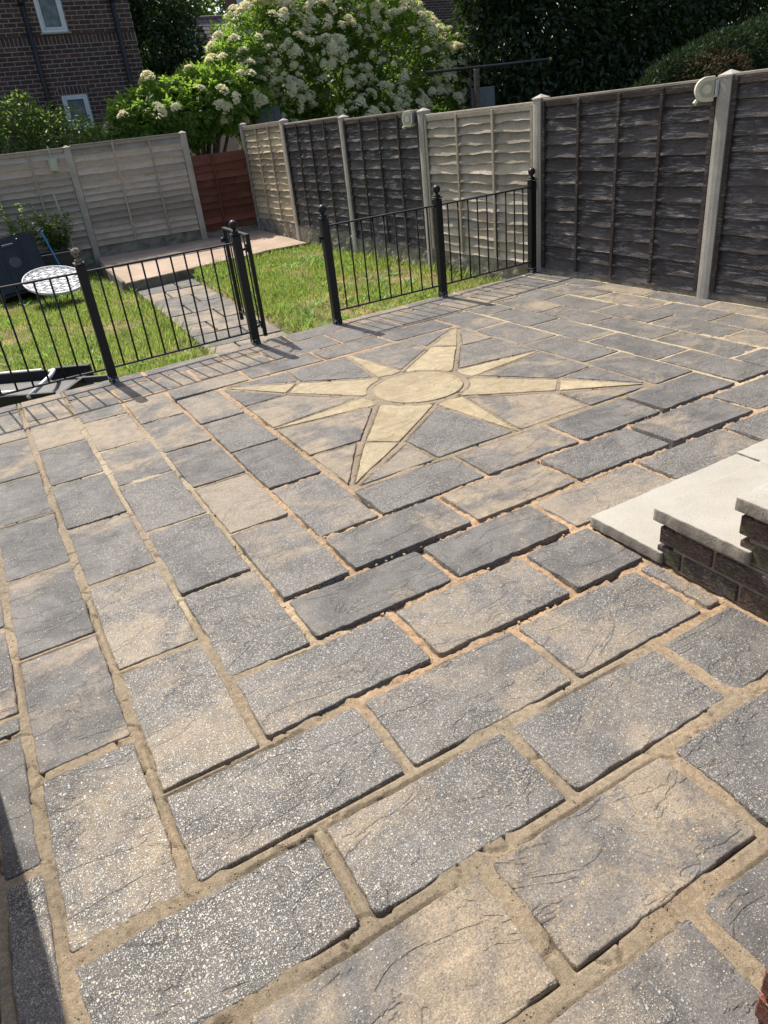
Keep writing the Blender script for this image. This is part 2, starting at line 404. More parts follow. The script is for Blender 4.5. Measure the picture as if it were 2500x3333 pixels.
M['steel'] = simple('bracket steel', (.55, .55, .56), (.65, .65, .66), 9, .35, 0, 60, metallic=.8)
M['cane'] = simple('pale cane', (.40, .37, .31), (.52, .48, .41), 30, .7, .001, 60)
M['roof'] = simple('roof tile', (.115, .085, .085), (.165, .13, .125), 12, .85, .004, 40)
M['shed'] = simple('grey shed board', (.10, .108, .115), (.15, .158, .163), 4, .75, .002, 40)
M['stone'] = simple('limestone sill', (.33, .30, .26), (.42, .38, .33), 6, .9, .003, 60)
M['orange'] = simple('orange cap', (.5, .25, .06), (.55, .30, .08), 5, .6, 0, 40)

# ------------------------------------------------------------------ patio
# u runs along the railing (+x), v runs towards the camera (-y)
rp = random.Random(11)
def e_edge(u): return -.905-.043*u          # garden edge of the patio
def e_t2(u): return -.62-.045*u
def e_t1(u): return -.285-.018*u
SL = []                                      # (polygon in u,v ; tan bias or None ; material)
G = .0125
def quad(u0, u1, v0, v1, tan=None, gu=G, gv=G):
    f0 = v0 if callable(v0) else (lambda u: v0); f1 = v1 if callable(v1) else (lambda u: v1)
    a, c = u0+gu, u1-gu
    SL.append(([(a, f0(a)+gv), (c, f0(c)+gv), (c, f1(c)-gv), (a, f1(a)-gv)], tan, 'slab'))
def column(u0, u1, br, tans={}, **k):
    for i in range(len(br)-1): quad(u0, u1, br[i], br[i+1], tans.get(i), **k)
def row(v0, v1, br, tans={}, **k):
    for i in range(len(br)-1): quad(br[i], br[i+1], v0, v1, tans.get(i), **k)
c0, c1, c2, c3, c4, c5, c6 = 0., -.305, -.603, -.91, -1.21, -1.495, -1.79
column(c1, c0, [e_t1, .015, .598, 1.15, 1.72, 2.30][1:], {0: .55, 1: .3, 2: .15, 3: .45, 4: .5})
column(c2, c1, [e_t1, .306, .889, 1.45, 2.016, 2.62], {0: .6, 1: .5, 2: .35, 3: .8, 4: .45})
column(c3, c2, [e_t2, .008, .585, 1.151, 1.75, 2.338, 2.91], {0: .4, 1: .7, 2: .45, 3: .15, 4: .15, 5: .45})
column(c4, c3, [e_edge, -.318, .31, .896, 1.476, 2.041, 2.649, 3.235], {1: .7, 2: .2, 3: .15, 4: .45, 5: .5, 6: .55}, gu=.0145)
column(c5, c4, [e_edge, -.614, -.005, .643, 1.213, 1.788, 2.376, 2.975, 3.553], {2: .4, 3: .3, 4: .2, 5: .4, 6: .45, 7: .45}, gu=.016, gv=.0145)
column(-1.605, c5, [2.66, 2.75, 3.278, 3.85], {0: .2, 1: .15, 2: .35}, gu=.014)
column(c6, c5, [e_edge, -.32, .26, .85, 1.45, 2.12, 2.66])
column(-2.09, c6, [e_edge, -.6, 0, .58, 1.17, 1.76, 2.35, 2.66])
r = [2.0, 2.305, 2.618, 2.908, 3.228, 3.553, 3.85, 4.165, 4.475, 4.78]
row(r[0], r[1], [0, .569, 1.148, 1.717, 2.30], {0: .1, 1: .45, 2: .25, 3: .25}, gv=.016, gu=.015)
row(r[1], r[2], [c1, .277, .835, 1.429, 2.033, 2.62], {0: .5, 1: .55, 2: .2, 3: .45, 4: .3}, gv=.018, gu=.017)
row(r[2], r[3], [c2, -.022, .543, 1.147, 1.73, 2.31], {0: .25, 1: .3, 2: .75, 3: .5, 4: .2}, gv=.018, gu=.018)
row(r[3], r[4], [c3, -.321, .254, .597], {0: .38, 1: .5, 2: .2}, gv=.019, gu=.018)
row(r[4], r[5], [c4, -.616, -.043, .509, .600], {0: .25, 1: .42, 2: .45, 3: .45}, gv=.018, gu=.017)
row(r[5], r[6], [c5, -.902, -.331, .25, .600], {0: .25, 1: .35, 2: .38, 3: .12}, gv=.021, gu=.019)
row(r[6], r[7], [-1.605, -1.21, -.629, -.049, .600], {0: .4, 1: .57, 2: .55, 3: .15}, gv=.022, gu=.020)
row(r[7], r[8], [-1.605, -.92, -.327, .26, .600], {1: .35, 2: .35, 3: .6}, gv=.022, gu=.020)
row(r[8], r[9], [-1.605, -1.2, -.63, -.05, .600], {}, gv=.022, gu=.020)
row(e_t1, 0.0, [c1, .25, .834, 1.412, 1.985], {0: .5, 1: .4, 2: .3, 3: .2})
row(e_t2, e_t1, [c2, -.038, .556, 1.13, 1.716, 2.307, 2.625], {0: .6, 1: .5, 2: .3, 3: .15})
row(e_edge, e_t2, [c3, -.322, .269, .875, 1.463, 2.059, 2.645, 2.93], {0: .4, 1: .35, 2: .6})
column(1.99, 2.322, [e_t1, .227, .813, 1.412, 2.0], {0: .45, 1: .45, 2: .2, 3: .35})
column(2.322, 2.63, [e_t1, -.061, .484, 1.082, 1.705, 2.295], {1: .3, 2: .4, 3: .05, 4: .2})
column(2.63, 2.925, [e_t2, -.353, .213, .78, 1.383, 1.995, 2.6], {1: .65, 2: .4, 3: .35, 4: .6, 5: .2}, gu=.010)
column(2.925, 3.21, [e_edge, -.756, -.061, .516, 1.085, 1.686, 2.28, 2.62], {1: .4, 2: .15, 3: .3, 4: .3, 5: .5}, gu=.010)
column(3.21, 3.495, [e_edge, -.381, .201, .81, 1.383, 1.98, 2.58], {0: .1, 1: .5, 2: .6, 3: .25, 4: .4}, gu=.010)
column(3.495, 3.70, [e_edge, -.777, -.084, .495, 1.077, 1.67, 2.26, 2.62], {2: .6, 3: .35, 4: .5}, gu=.010)
# star: centre (1,1); long points reach the corners, short points the sides
def rot90(p, k):
    x, y = p
    for _ in range(k): x, y = -y, x
    return (x, y)
def inset(poly, d):
    n = len(poly); out = []
    ar = sum(poly[i][0]*poly[(i+1) % n][1]-poly[(i+1) % n][0]*poly[i][1] for i in range(n))
    sg = 1 if ar > 0 else -1
    L = []
    for i in range(n):
        a = Vector(poly[i]); c = Vector(poly[(i+1) % n]); t = (c-a).normalized(); nn = Vector((-t.y, t.x))*sg
        L.append((a+nn*d, t))
    for i in range(n):
        (p, s), (q, t) = L[i-1], L[i]
        cr = s.x*t.y-s.y*t.x
        if abs(cr) < 1e-4: out.append(tuple(q)); continue
        w_ = q-p; k = (w_.x*t.y-w_.y*t.x)/cr
        out.append(tuple(p+s*k))
    return out
STAR = []
for k in range(4):
    arc = [(.315*math.cos(rad(a)), .315*math.sin(rad(a))) for a in (75, 60, 45, 30, 15)]
    inner = [(.345, .098), (.68, .535), (.535, .68), (.098, .345)]+[(.315*math.sin(rad(90-a)), .315*math.cos(rad(90-a))) for a in (72, 54, 36, 18)]
    STAR.append(('star_point', [rot90(p, k) for p in inner], .013))
    STAR.append(('star_tip', [rot90(p, k) for p in [(.68, .535), (.985, .985), (.535, .68)]], .011))
    STAR.append(('star_ray', [rot90(p, k) for p in [(.350, -.098), (.99, -.010), (.99, .010), (.350, .098), (.325, 0)]], .010))
    SL.append(([(1+x, 1+y) for x, y in inset([rot90(p, k) for p in [(.37, .10), (.985, .014), (.985, .50), (.68, .515)]], .012)], None, 'slab'))
    SL.append(([(1+x, 1+y) for x, y in inset([rot90(p, k) for p in [(.70, .515), (.985, .50), (.985, .965)]], .011)], None, 'slab'))
    SL.append(([(1+x, 1+y) for x, y in inset([rot90(p, k) for p in [(.10, .37), (.515, .68), (.50, .985), (.014, .985)]], .012)], None, 'slab'))
    SL.append(([(1+x, 1+y) for x, y in inset([rot90(p, k) for p in [(.515, .70), (.965, .985), (.50, .985)]], .011)], None, 'slab'))
for nm, pl, d in STAR:
    SL.append(([(1+x, 1+y) for x, y in inset(pl, d)], .5, nm))
SL.append(([(1+.282*math.cos(a), 1+.282*math.sin(a)) for a in [2*math.pi*i/36 for i in range(36)]], .5, 'star_centre'))

# mortar raster
H = .0065
u_lo, u_hi, v_lo, v_hi = -2.10, 3.72, -1.09, 4.80
nu = int((u_hi-u_lo)/H)+1; nv = int((v_hi-v_lo)/H)+1
sdf = np.full((nv, nu), .05, np.float32)
for pl, _, nm in SL:
    ps = np.array(pl); a0 = max(int((ps[:, 0].min()-.06-u_lo)/H), 0); a1 = min(int((ps[:, 0].max()+.06-u_lo)/H)+2, nu)
    b0 = max(int((ps[:, 1].min()-.06-v_lo)/H), 0); b1 = min(int((ps[:, 1].max()+.06-v_lo)/H)+2, nv)
    if a1 <= a0 or b1 <= b0: continue
    X, Y = np.meshgrid(u_lo+np.arange(a0, a1)*H, v_lo+np.arange(b0, b1)*H)
    n = len(ps); ar = sum(ps[i][0]*ps[(i+1) % n][1]-ps[(i+1) % n][0]*ps[i][1] for i in range(n)); sg = 1 if ar > 0 else -1
    d = np.full(X.shape, -9.)
    for i in range(n):
        p, q = ps[i], ps[(i+1) % n]; t = (q-p)/max(np.linalg.norm(q-p), 1e-9)
        if nm == 'star_point' and i >= 3: continue
        d = np.maximum(d, sg*((X-p[0])*t[1]-(Y-p[1])*t[0]))
    if nm == 'star_point': d = np.maximum(d, .330-np.hypot(X-1, Y-1))
    sdf[b0:b1, a0:a1] = np.minimum(sdf[b0:b1, a0:a1], d)
UU, VV = np.meshgrid(u_lo+np.arange(nu)*H, v_lo+np.arange(nv)*H)
def sig(x, w_): return 1/(1+np.exp(-np.clip(x/w_, -40, 40)))
wob = fbm(UU*1.7, VV*1.7, 3, 3)-.5
Uw, Vw = UU+.5*wob, VV+.5*(fbm(UU*1.7, VV*1.7, 9, 3)-.5)
inR = sig(Vw-2.14, .05)*sig(3.30-Vw, .05)*sig(Uw+.80, .06)
inC = sig(Uw+.40, .05)*sig(.06-Uw, .04)*sig(Vw-.0, .05)*sig(2.4-Vw, .05)
inS = sig(UU-.03, .01)*sig(1.97-UU, .01)*sig(VV-.03, .01)*sig(1.97-VV, .01)
inT = sig(.05-VV, .02)*sig(UU+.7, .05)*sig(2.2-UU, .1)
inE = sig(UU-2.15, .05)*sig(2.5-VV, .1)
inSt = sig(Uw-.35, .05)*sig(Vw-3.1, .1)
deep = np.clip(inR*1.0+inC*.9+inSt*.45, 0, 1)*(1-inS)
lump = fbm(UU*38, VV*38, 21, 3); fine = fbm(UU*120, VV*120, 31, 2); big = fbm(UU*5, VV*5, 41, 3)
Z = -.0011-.0028*big+.0022*(lump-.5)+.0015*(fine-.5)
Z = Z-deep*(.002+.012*big)+deep*.013*(lump-.5)+deep*.007*(fine-.5)
Z = Z-.05*deep*np.clip(fbm(UU*7, VV*7, 61, 3)-.60, 0, 1)*3
# hairline gaps where the mortar has shrunk from the slabs
crk = np.clip((fbm(UU*3.1, VV*3.1, 77, 3)-.42)*7, 0, 1)
Z = Z-np.where((sdf > -.012) & (sdf < .0045), .015*crk, 0)
# cross cracks
cc = np.abs(fbm(UU*4.5, VV*4.5, 91, 3)-.5); Z = Z-np.where(cc < .006, .012, 0)*(1-deep)
buff = np.array([.262, .210, .143]); orange = np.array([.40, .272, .165]); pale = np.array([.47, .375, .235]); gry = np.array([.255, .205, .145]); cold = np.array([.40, .335, .225])
fo = np.clip(np.maximum.reduce([inR, inC, inT, inSt])+(big-.5)*.6, 0, 1)[..., None]
# pale re-pointed strips in the columns left of the star
fp = (sig(.16-np.abs(Uw+.78), .03)*sig(2.9-Vw, .1)*sig(Vw+.1, .1))[..., None]
colr = buff*(1-fo)+orange*fo
colr = colr*(1-.75*fp)+cold*.75*fp
colr = colr*(1-inE[..., None]*.9)+pale*inE[..., None]*.9
colr = colr*(1-inS[..., None])+gry*inS[..., None]
keep = (sdf > -.016) & (VV > e_edge(UU)+.006)
kc = keep[:-1, :-1] & keep[1:, :-1] & keep[:-1, 1:] & keep[1:, 1:]
vid = np.full((nv, nu), -1, np.int64)
used = np.zeros((nv, nu), bool); used[:-1, :-1] |= kc; used[1:, :-1] |= kc; used[:-1, 1:] |= kc; used[1:, 1:] |= kc
vid[used] = np.arange(used.sum())
vx = np.stack([UU[used], -VV[used], Z[used]], 1)
fa = np.stack([vid[:-1, :-1][kc], vid[1:, :-1][kc], vid[1:, 1:][kc], vid[:-1, 1:][kc]], 1)
def np_mesh(name, verts, quads, mat):
    me = bpy.data.meshes.new(name); nq = len(quads); k = quads.shape[1]
    me.vertices.add(len(verts)); me.vertices.foreach_set('co', np.ascontiguousarray(verts, np.float32).ravel())
    me.loops.add(nq*k); me.loops.foreach_set('vertex_index', quads.astype(np.int32).ravel())
    me.polygons.add(nq); me.polygons.foreach_set('loop_start', np.arange(nq, dtype=np.int32)*k)
    me.update(calc_edges=True); me.validate(); me.materials.append(mat)
    return me
bedm = MB().prism([(-2.12, -4.82), (3.70, -4.82), (3.70, .905+.043*3.70-.008), (-2.12, .905-.043*2.12-.008)], -.40, -.046)
patio = bedm.build('patio', M['bed']); tag(patio, 'grey and tan slab patio with a yellow star inlay', 'patio', kind='structure')
me = np_mesh('joint_mortar', vx, fa, M['mortar'])
ca = me.color_attributes.new('jc', 'FLOAT_COLOR', 'POINT')
ca.data.foreach_set('color', np.concatenate([colr[used], np.ones((used.sum(), 1))], 1).astype(np.float32).ravel())
me.polygons.foreach_set('use_smooth', [True]*len(me.polygons))
jm = inst('joint_mortar', me, patio); jm['kind'] = 'stuff'

def slab_mesh(name, poly, mat, r_, zt, tx, ty, thick=.045, amp=.0030, rnd=.010, seg=.019, circle=False):
    pts = [(p[0], -p[1]) for p in poly]
    ar = sum(pts[i][0]*pts[(i+1) % len(pts)][1]-pts[(i+1) % len(pts)][0]*pts[i][1] for i in range(len(pts)))
    if ar < 0: pts = pts[::-1]
    cx = sum(p[0] for p in pts)/len(pts); cy = sum(p[1] for p in pts)/len(pts)
    out = []
    n = len(pts)
    for i in range(n):
        a = Vector(pts[i]); c = Vector(pts[(i+1) % n]); L = (c-a).length
        if L < 1e-4: continue
        t = (c-a)/L; nn = Vector((t.y, -t.x))
        if circle: out.append((a.x-cx, a.y-cy)); continue
        ra = min(rnd*r_.uniform(.4, 1.6), L*.25); rb = min(rnd*r_.uniform(.4, 1.6), L*.25)
        m = max(int((L-ra-rb)/seg), 1)
        ph = r_.uniform(0, 99); lo = r_.uniform(-.003, .003)
        for k in range(m+1):
            s = ra+(L-ra-rb)*k/m; x = ph+s*26
            q = math.sin(x*.61)*.5+math.sin(x*1.7+1.3)*.35+math.sin(x*3.9+.4)*.25
            o = amp*q+lo*math.sin(math.pi*s/L)+r_.uniform(-.0016, .0016)
            if k in (0, m): o *= .4
            p = a+t*s+nn*o
            out.append((p.x-cx, p.y-cy))
    n = len(out); vs_ = []; nr = []
    for i in range(n):
        a = Vector(out[i-1]); c = Vector(out[(i+1) % n]); t = (c-a).normalized() if (c-a).length > 1e-6 else Vector((1, 0)); nr.append(Vector((t.y, -t.x)))
    for dr, dz in ((-.0045, 0), (-.0016, -.0012), (0, -.004), (.0015, -thick)):
        for i, p in enumerate(out):
            x = p[0]+nr[i].x*dr; y = p[1]+nr[i].y*dr
            z = zt+tx*p[0]+ty*p[1]+dz if dz > -.02 else -thick
            vs_.append((x, y, z))
    fs = [tuple(range(n))]
    for q in range(3):
        fs += [(q*n+i, (q+1)*n+i, (q+1)*n+(i+1) % n, q*n+(i+1) % n) for i in range(n)]
    me = bpy.data.meshes.new(name); me.from_pydata(vs_, [], fs); me.materials.append(mat)
    sm = [False]+[True]*(3*n); me.polygons.foreach_set('use_smooth', sm)
    return me, (cx, cy, 0)
for pl, tan, nm in SL:
    cu = sum(p[0] for p in pl)/len(pl); cv = sum(p[1] for p in pl)/len(pl)
    dp = float(np.interp(cv, [2.0, 2.3, 3.2, 3.5], [0, 1, 1, 0])) if -.7 < cu < 2.2 else 0
    zt = rp.uniform(-.002, .0025)+dp*rp.uniform(.0, .004); tx = rp.uniform(-.005, .005); ty = rp.uniform(-.007, .006)-dp*.008
    st = nm != 'slab'
    name = 'paving_slab' if not st else nm
    me, loc = slab_mesh(name, pl, M['star'] if st else M['slab'], rp, zt, tx, ty, circle=(nm == 'star_centre'), amp=.0022 if st else .0030, rnd=.004 if st else .008)
    o = inst(name, me, patio, loc)
    t = tan if tan is not None else rp.choice((.2, .3, .4, .45, .55, .65))
    o.color = (min(1, max(0, t+rp.uniform(-.05, .05))), rp.uniform(.0, 1.0), rp.random(), 1)
sel = [o for o in patio.children if o.name.startswith('paving_slab')]
# loose crumbs of mortar in the open joints
cr = MB(); rc = random.Random(5)
for _ in range(260):
    u = rc.uniform(-.6, 1.7); v = rc.choice([2.305, 2.618, 2.908, 3.228])+rc.uniform(-.012, .012)
    if rc.random() < .35: u = rc.choice([-.305, 0, -.603])+rc.uniform(-.01, .01); v = rc.uniform(.4, 2.9)
    s = rc.uniform(.0025, .007)
    R_ = Matrix.Rotation(rc.uniform(0, 6), 3, 'Z') @ Matrix.Rotation(rc.uniform(0, 3), 3, 'X')
    cr.box((u, -v, -.012+rc.uniform(-.004, .004)), (s*2, s*1.4, s*1.2), R_, s*.25)
co_ = cr.build('mortar_crumbs', simple('mortar crumb', (.36, .25, .15), (.46, .34, .21), 30, .95, .002, 80), patio); co_['kind'] = 'stuff'

# ------------------------------------------------------------------ steps
BM = MB().box((0, 0, 0), (.214, .10, .066), None, .004).mesh('brick', M['brick_step'])
BH = MB().box((0, 0, 0), (.102, .10, .066), None, .004).mesh('brick', M['brick_step'])
steps = empty('garden_steps', (.602, -2.93, 0)); tag(steps, 'pale concrete steps on dark rustic brick at the right', 'steps')
UW = .602
def sloc(u, v, z): return (u-UW, -(v-2.93), z)
def brick_run(v0, v1, z, start_half, face='u'):
    v = v0; first = start_half
    while v < v1-.02:
        L = .102 if first else .214
        if v+L > v1: L = v1-v
        if L > .03:
            o = inst('brick', BH if first else BM, steps, sloc(UW+.052+rng.uniform(-.002, .002), v+L/2, z+.036), (rng.uniform(-.01, .01), rng.uniform(-.01, .01), rad(90)), (L/(.102 if first else .214), 1, 1))
        v += L+.010; first = False
brick_run(3.245, 4.62, .000, True); brick_run(3.252, 4.62, .078, False)
brick_run(3.553, 4.62, .166, False); brick_run(3.545, 4.62, .249, True)
# front faces of the second and third rise
for (vf, zs) in ((3.262, (.0, .078)), (3.562, (.166, .249))):
    for zi, z in enumerate(zs):
        u = UW+.115-(.0 if zi else .0)
        first = zi == 1
        while u < 2.5:
            L = .102 if first else .214
            inst('brick', BH if first else BM, steps, sloc(u+L/2, vf+.052, z+.036), (0, 0, 0)); u += L+.01; first = False
core = MB()
core.box(Vector(sloc(1.60, 3.97, .075)), (1.980, 1.32, .164)); core.box(Vector(sloc(1.60, 4.115, .245)), (1.978, 1.07, .168))
core.build('mortar', M['mortar_step'], steps)
def tread(u0, u1, v0, v1, z, t, seed):
    me, loc = slab_mesh('tread', [(u0, v0), (u1, v0), (u1, v1), (u0, v1)], M['step'], random.Random(seed), 0, 0, 0, thick=t, amp=.0013, rnd=.006, seg=.016)
    return inst('tread', me, steps, sloc((u0+u1)/2, (v0+v1)/2, z))
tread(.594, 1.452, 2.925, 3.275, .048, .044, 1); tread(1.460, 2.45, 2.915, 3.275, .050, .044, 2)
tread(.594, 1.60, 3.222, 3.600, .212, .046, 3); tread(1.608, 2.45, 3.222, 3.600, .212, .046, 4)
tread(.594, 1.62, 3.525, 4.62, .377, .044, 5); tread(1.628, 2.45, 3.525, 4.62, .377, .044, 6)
# brick pier whose corner shows at the bottom right
pier = empty('brick_pier', (-.404, -4.372, 0)); tag(pier, 'red brick pier corner at the bottom right edge of the patio', 'pier')
PB = MB().box((0, 0, 0), (.214, .102, .066), None, .004).mesh('brick', M['brick_red'])
MB().box((.165, -.165, .36), (.31, .31, .72)).build('mortar', M['mortar_step'], pier)
for k in range(9):
    z = .004+k*.078+.036
    for j, (x, y, rz) in enumerate(((.109, -.053, 0), (.277, -.109, 90), (.221, -.277, 0), (.053, -.221, 90)) if k % 2 else ((.221, -.053, 0), (.277, -.221, 90), (.109, -.277, 0), (.053, -.109, 90))):
        inst('brick', PB, pier, (x, y, z), (0, 0, rad(rz)))
MB().box((.165, -.165, .735), (.38, .38, .05), None, .01).build('coping', M['step'], pier)
# timber screen standing left of the frame; its shadow lies on the patio
scr = empty('timber_screen', (-1.612, -2.62, 0)); tag(scr, 'brown timber screen at the bottom left edge of the patio', 'screen')
for k in range(14):
    MB().box((-.012, -.03-.165*k-.075, 1.02), (.022, .155, 2.0), None, .004).build('board', M['wood_brown'], scr)
for z in (.25, 1.05, 1.85): MB().box((-.05, -1.17, z), (.045, 2.3, .09), None, .004).build('rail', M['wood_brown'], scr)
for y in (-.05, -1.2, -2.3): MB().box((-.12, y, 1.0), (.09, .09, 2.08), None, .005).build('post', M['wood_brown'], scr)

# ------------------------------------------------------------------ railings
def rail_post(name_parent, p, h=.835, weathered=False):
    x, y = p
    m = MB().box((x, y, h/2), (.062, .062, h), None, .003)
    o = m.build('post', M['iron'], name_parent)
    m = MB().box((x, y, h+.012), (.074, .074, .012), None, .003).box((x, y, h+.026), (.046, .046, .018), None, .004)
    m.tube([(x, y, h+.03), (x, y, h+.05)], .013, 10)
    c = m.build('post_cap', M['iron_weathered'] if weathered else M['iron'], o)
    MB().sphere((x, y, h+.079), .034, 16, 10).build('ball_finial', M['iron_weathered'] if weathered else M['iron'], o, smooth=True)
    MB().box((x, y, .022), (.066, .066, .044), None, .002).build('chipped_foot', M['iron_chip'], o)
    return o
def rail_panel(parent, a, c, nb, z0=.105, z1=.785, top_h=.012):
    a = Vector((a[0], a[1], 0)); c = Vector((c[0], c[1], 0)); d = c-a; L = d.length; ang = math.atan2(d.y, d.x)
    R_ = Matrix.Rotation(ang, 3, 'Z'); mid = (a+c)/2
    MB().box((mid.x, mid.y, z1), (L, .030, top_h), R_, .002).build('top_rail', M['iron'], parent)
    MB().box((mid.x, mid.y, z0), (L, .026, .012), R_, .002).build('bottom_rail', M['iron'], parent)
    me = MB().tube([(0, 0, z0), (0, 0, z1)], .0068, 8).mesh('bar', M['iron'], True)
    for k in range(nb):
        p = a+d*((k+1)/(nb+1)); inst('bar', me, parent, (p.x, p.y, 0), (rng.uniform(-.004, .004), rng.uniform(-.004, .004), 0))
K = .99
PL = [(-1.72, .742), (-.5445, .793), (.615, .875)]
PR = [(1.379, .910), (2.499, .949), (3.645, 1.062)]
rl = empty('metal_railing'); tag(rl, 'black metal railing with weathered ball post left of the open gate', 'railing', 'black metal railings along the patio edge')
for i, p in enumerate(PL): rail_post(rl, p, weathered=(i == 1))
rail_panel(rl, PL[0], PL[1], 10); rail_panel(rl, PL[1], PL[2], 10)
rr_ = empty('metal_railing'); tag(rr_, 'black metal railing with three ball posts running to the fence', 'railing', 'black metal railings along the patio edge')
for p in PR: rail_post(rr_, p)
rail_panel(rr_, PR[0], PR[1], 9); rail_panel(rr_, PR[1], PR[2], 9)
MB().box((PR[0][0]-.036, PR[0][1]+.01, .70), (.02, .03, .025), None, .003).box((PR[0][0]-.05, PR[0][1]+.01, .69), (.012, .012, .05)).build('latch_keep', M['iron'], rr_)
gate = empty('metal_gate', (PL[2][0]+.055, PL[2][1]+.035, 0)); tag(gate, 'narrow black metal gate standing open over the garden path', 'gate')
ga, gb = Vector((.075, .075, 0)), Vector((.135, .825, 0))
d = gb-ga; R_ = Matrix.Rotation(math.atan2(d.y, d.x), 3, 'Z'); gm = (ga+gb)/2
for q in (ga, gb): MB().box((q.x, q.y, .42), (.030, .030, .80), R_, .002).build('stile', M['iron'], gate)
MB().box((gm.x, gm.y, .812), (d.length+.03, .034, .014), R_, .002).build('top_rail', M['iron'], gate)
MB().box((gm.x, gm.y, .10), (d.length, .026, .014), R_, .002).build('bottom_rail', M['iron'], gate)
me = MB().tube([(0, 0, .10), (0, 0, .81)], .0068, 8).mesh('bar', M['iron'], True)
for k in range(5): inst('bar', me, gate, ga+d*((k+1)/6))
for z in (.12, .72): MB().tube([(.0, .02, z), (.06, .07, z)], .010, 8).tube([(.062, .072, z-.03), (.062, .072, z+.03)], .014, 8).build('hinge', M['iron'], gate)
MB().box((gb.x+.01, gb.y, .70), (.05, .03, .06), R_, .006).sphere((gb.x-.03, gb.y, .72), .022, 10, 7).build('latch', M['iron'], gate)

# ------------------------------------------------------------------ fences
def board_mesh(L, h, seed, mat, wav, deepn=0.0):
    rr = random.Random(seed); n = max(int(L/.055), 4); vs_ = []; fs = []
    ph = [rr.uniform(0, 6) for _ in range(4)]; kn = rr.uniform(.15, .85)*L
    for i in range(n+1):
        x = L*i/n-L/2
        lo = wav*(.5*math.sin(x*4.1+ph[0])+.35*math.sin(x*9.7+ph[1])+.3*math.sin(x*21+ph[2]))+rr.uniform(-.2, .2)*wav
        if abs(x+L/2-kn) < .05: lo -= wav*.8
        cup = .0035*math.sin(x*7+ph[3])+rr.uniform(-.001, .001)
        zb = -h/2+lo
        for (y, z) in ((.006, h/2), (-.004, h*.30), (-.014+cup*.5, -h*.10), (-.030-deepn+cup, zb), (-.018-deepn+cup, zb-.002), (.016, h/2)):
            vs_.append((x, y, z))
    for i in range(n):
        for k in range(5): fs.append((i*6+k, (i+1)*6+k, (i+1)*6+k+1, i*6+k+1))
    fs.append((0, 1, 2, 3, 4, 5)); fs.append(tuple(n*6+k for k in (5, 4, 3, 2, 1, 0)))
    me = bpy.data.meshes.new('board'); me.from_pydata(vs_, [], fs); me.materials.append(mat)
    return me
def fence_panel(a, c, z0, z1, mat, bmat, nb, battens, label, group, seed, cap=True, wav=.010, edge=True, capmat=None, deepn=0.0):
    a = Vector((a[0], a[1], 0)); c = Vector((c[0], c[1], 0)); d = c-a; L = d.length
    rr = random.Random(seed)
    p = empty('lap_fence', (a+c)/2+Vector((0, 0, z0)), math.atan2(d.y, d.x)); tag(p, label, 'fence', group)
    Hh = z1-z0; step = (Hh-.03)/nb; meshes = [board_mesh(L-.01, step*1.30, seed*10+k, mat, wav, deepn) for k in range(min(nb, 7))]
    for k in range(nb):
        o = inst('board', meshes[k % len(meshes)], p, (0, rr.uniform(-.001, .001), .012+step*(k+.5)+rr.uniform(-.004, .004)), (rr.uniform(-.006, .006), 0, rr.uniform(-.0015, .0015)), (1 if rr.random() < .5 else -1, 1, 1))
    bm_ = MB().box((0, 0, Hh/2), (.030, .018, Hh-.02), None, .002).mesh('batten', bmat)
    for q in battens: inst('batten', bm_, p, (L*(q-.5), -.040-deepn, 0), (0, rr.uniform(-.006, .006), 0))
    if edge:
        e_ = MB().box((0, 0, Hh/2), (.036, .018, Hh-.01), None, .002).mesh('edge_batten', bmat)
        for s in (-1, 1): inst('edge_batten', e_, p, (s*(L/2-.022), -.035, 0))
    if cap:
        MB().box((0, -.004, Hh+.006), (L-.004, .050, .020), None, .003).build('cap_rail', capmat or M['wood_batten_grey'], p)  # on dark panels the sunlit top is put into the cap's pale colour
        MB().box((0, -.026, Hh-.030), (L-.004, .016, .045), None, .002).build('top_batten', capmat or bmat, p)
    return p
def fence_post(x, y, z0, z1, rz, label, group='concrete fence posts'):
    t = .052; m = MB()
    pts = [(-t, -t), (-t*.35, -t-.006), (t*.35, -t-.006), (t, -t), (t, t), (-t, t)]
    n = len(pts); h = z1-z0
    vs_ = [(px, py, 0) for px, py in pts]+[(px, py, h-.045) for px, py in pts]+[(px*1.12, py*1.12, h-.040) for px, py in pts]+[(px*1.10, py*1.10, h-.030) for px, py in pts]+[(0, 0, h)]
    fs = [tuple(range(n-1, -1, -1))]
    for q in range(3): fs += [(q*n+i, q*n+(i+1) % n, (q+1)*n+(i+1) % n, (q+1)*n+i) for i in range(n)]
    fs += [(3*n+i, 3*n+(i+1) % n, 4*n) for i in range(n)]
    o = mobj('fence_post', vs_, fs, M['concrete'], None, (x, y, z0)); o.rotation_euler = (0, 0, rz)
    return tag(o, label, 'fence post', group)
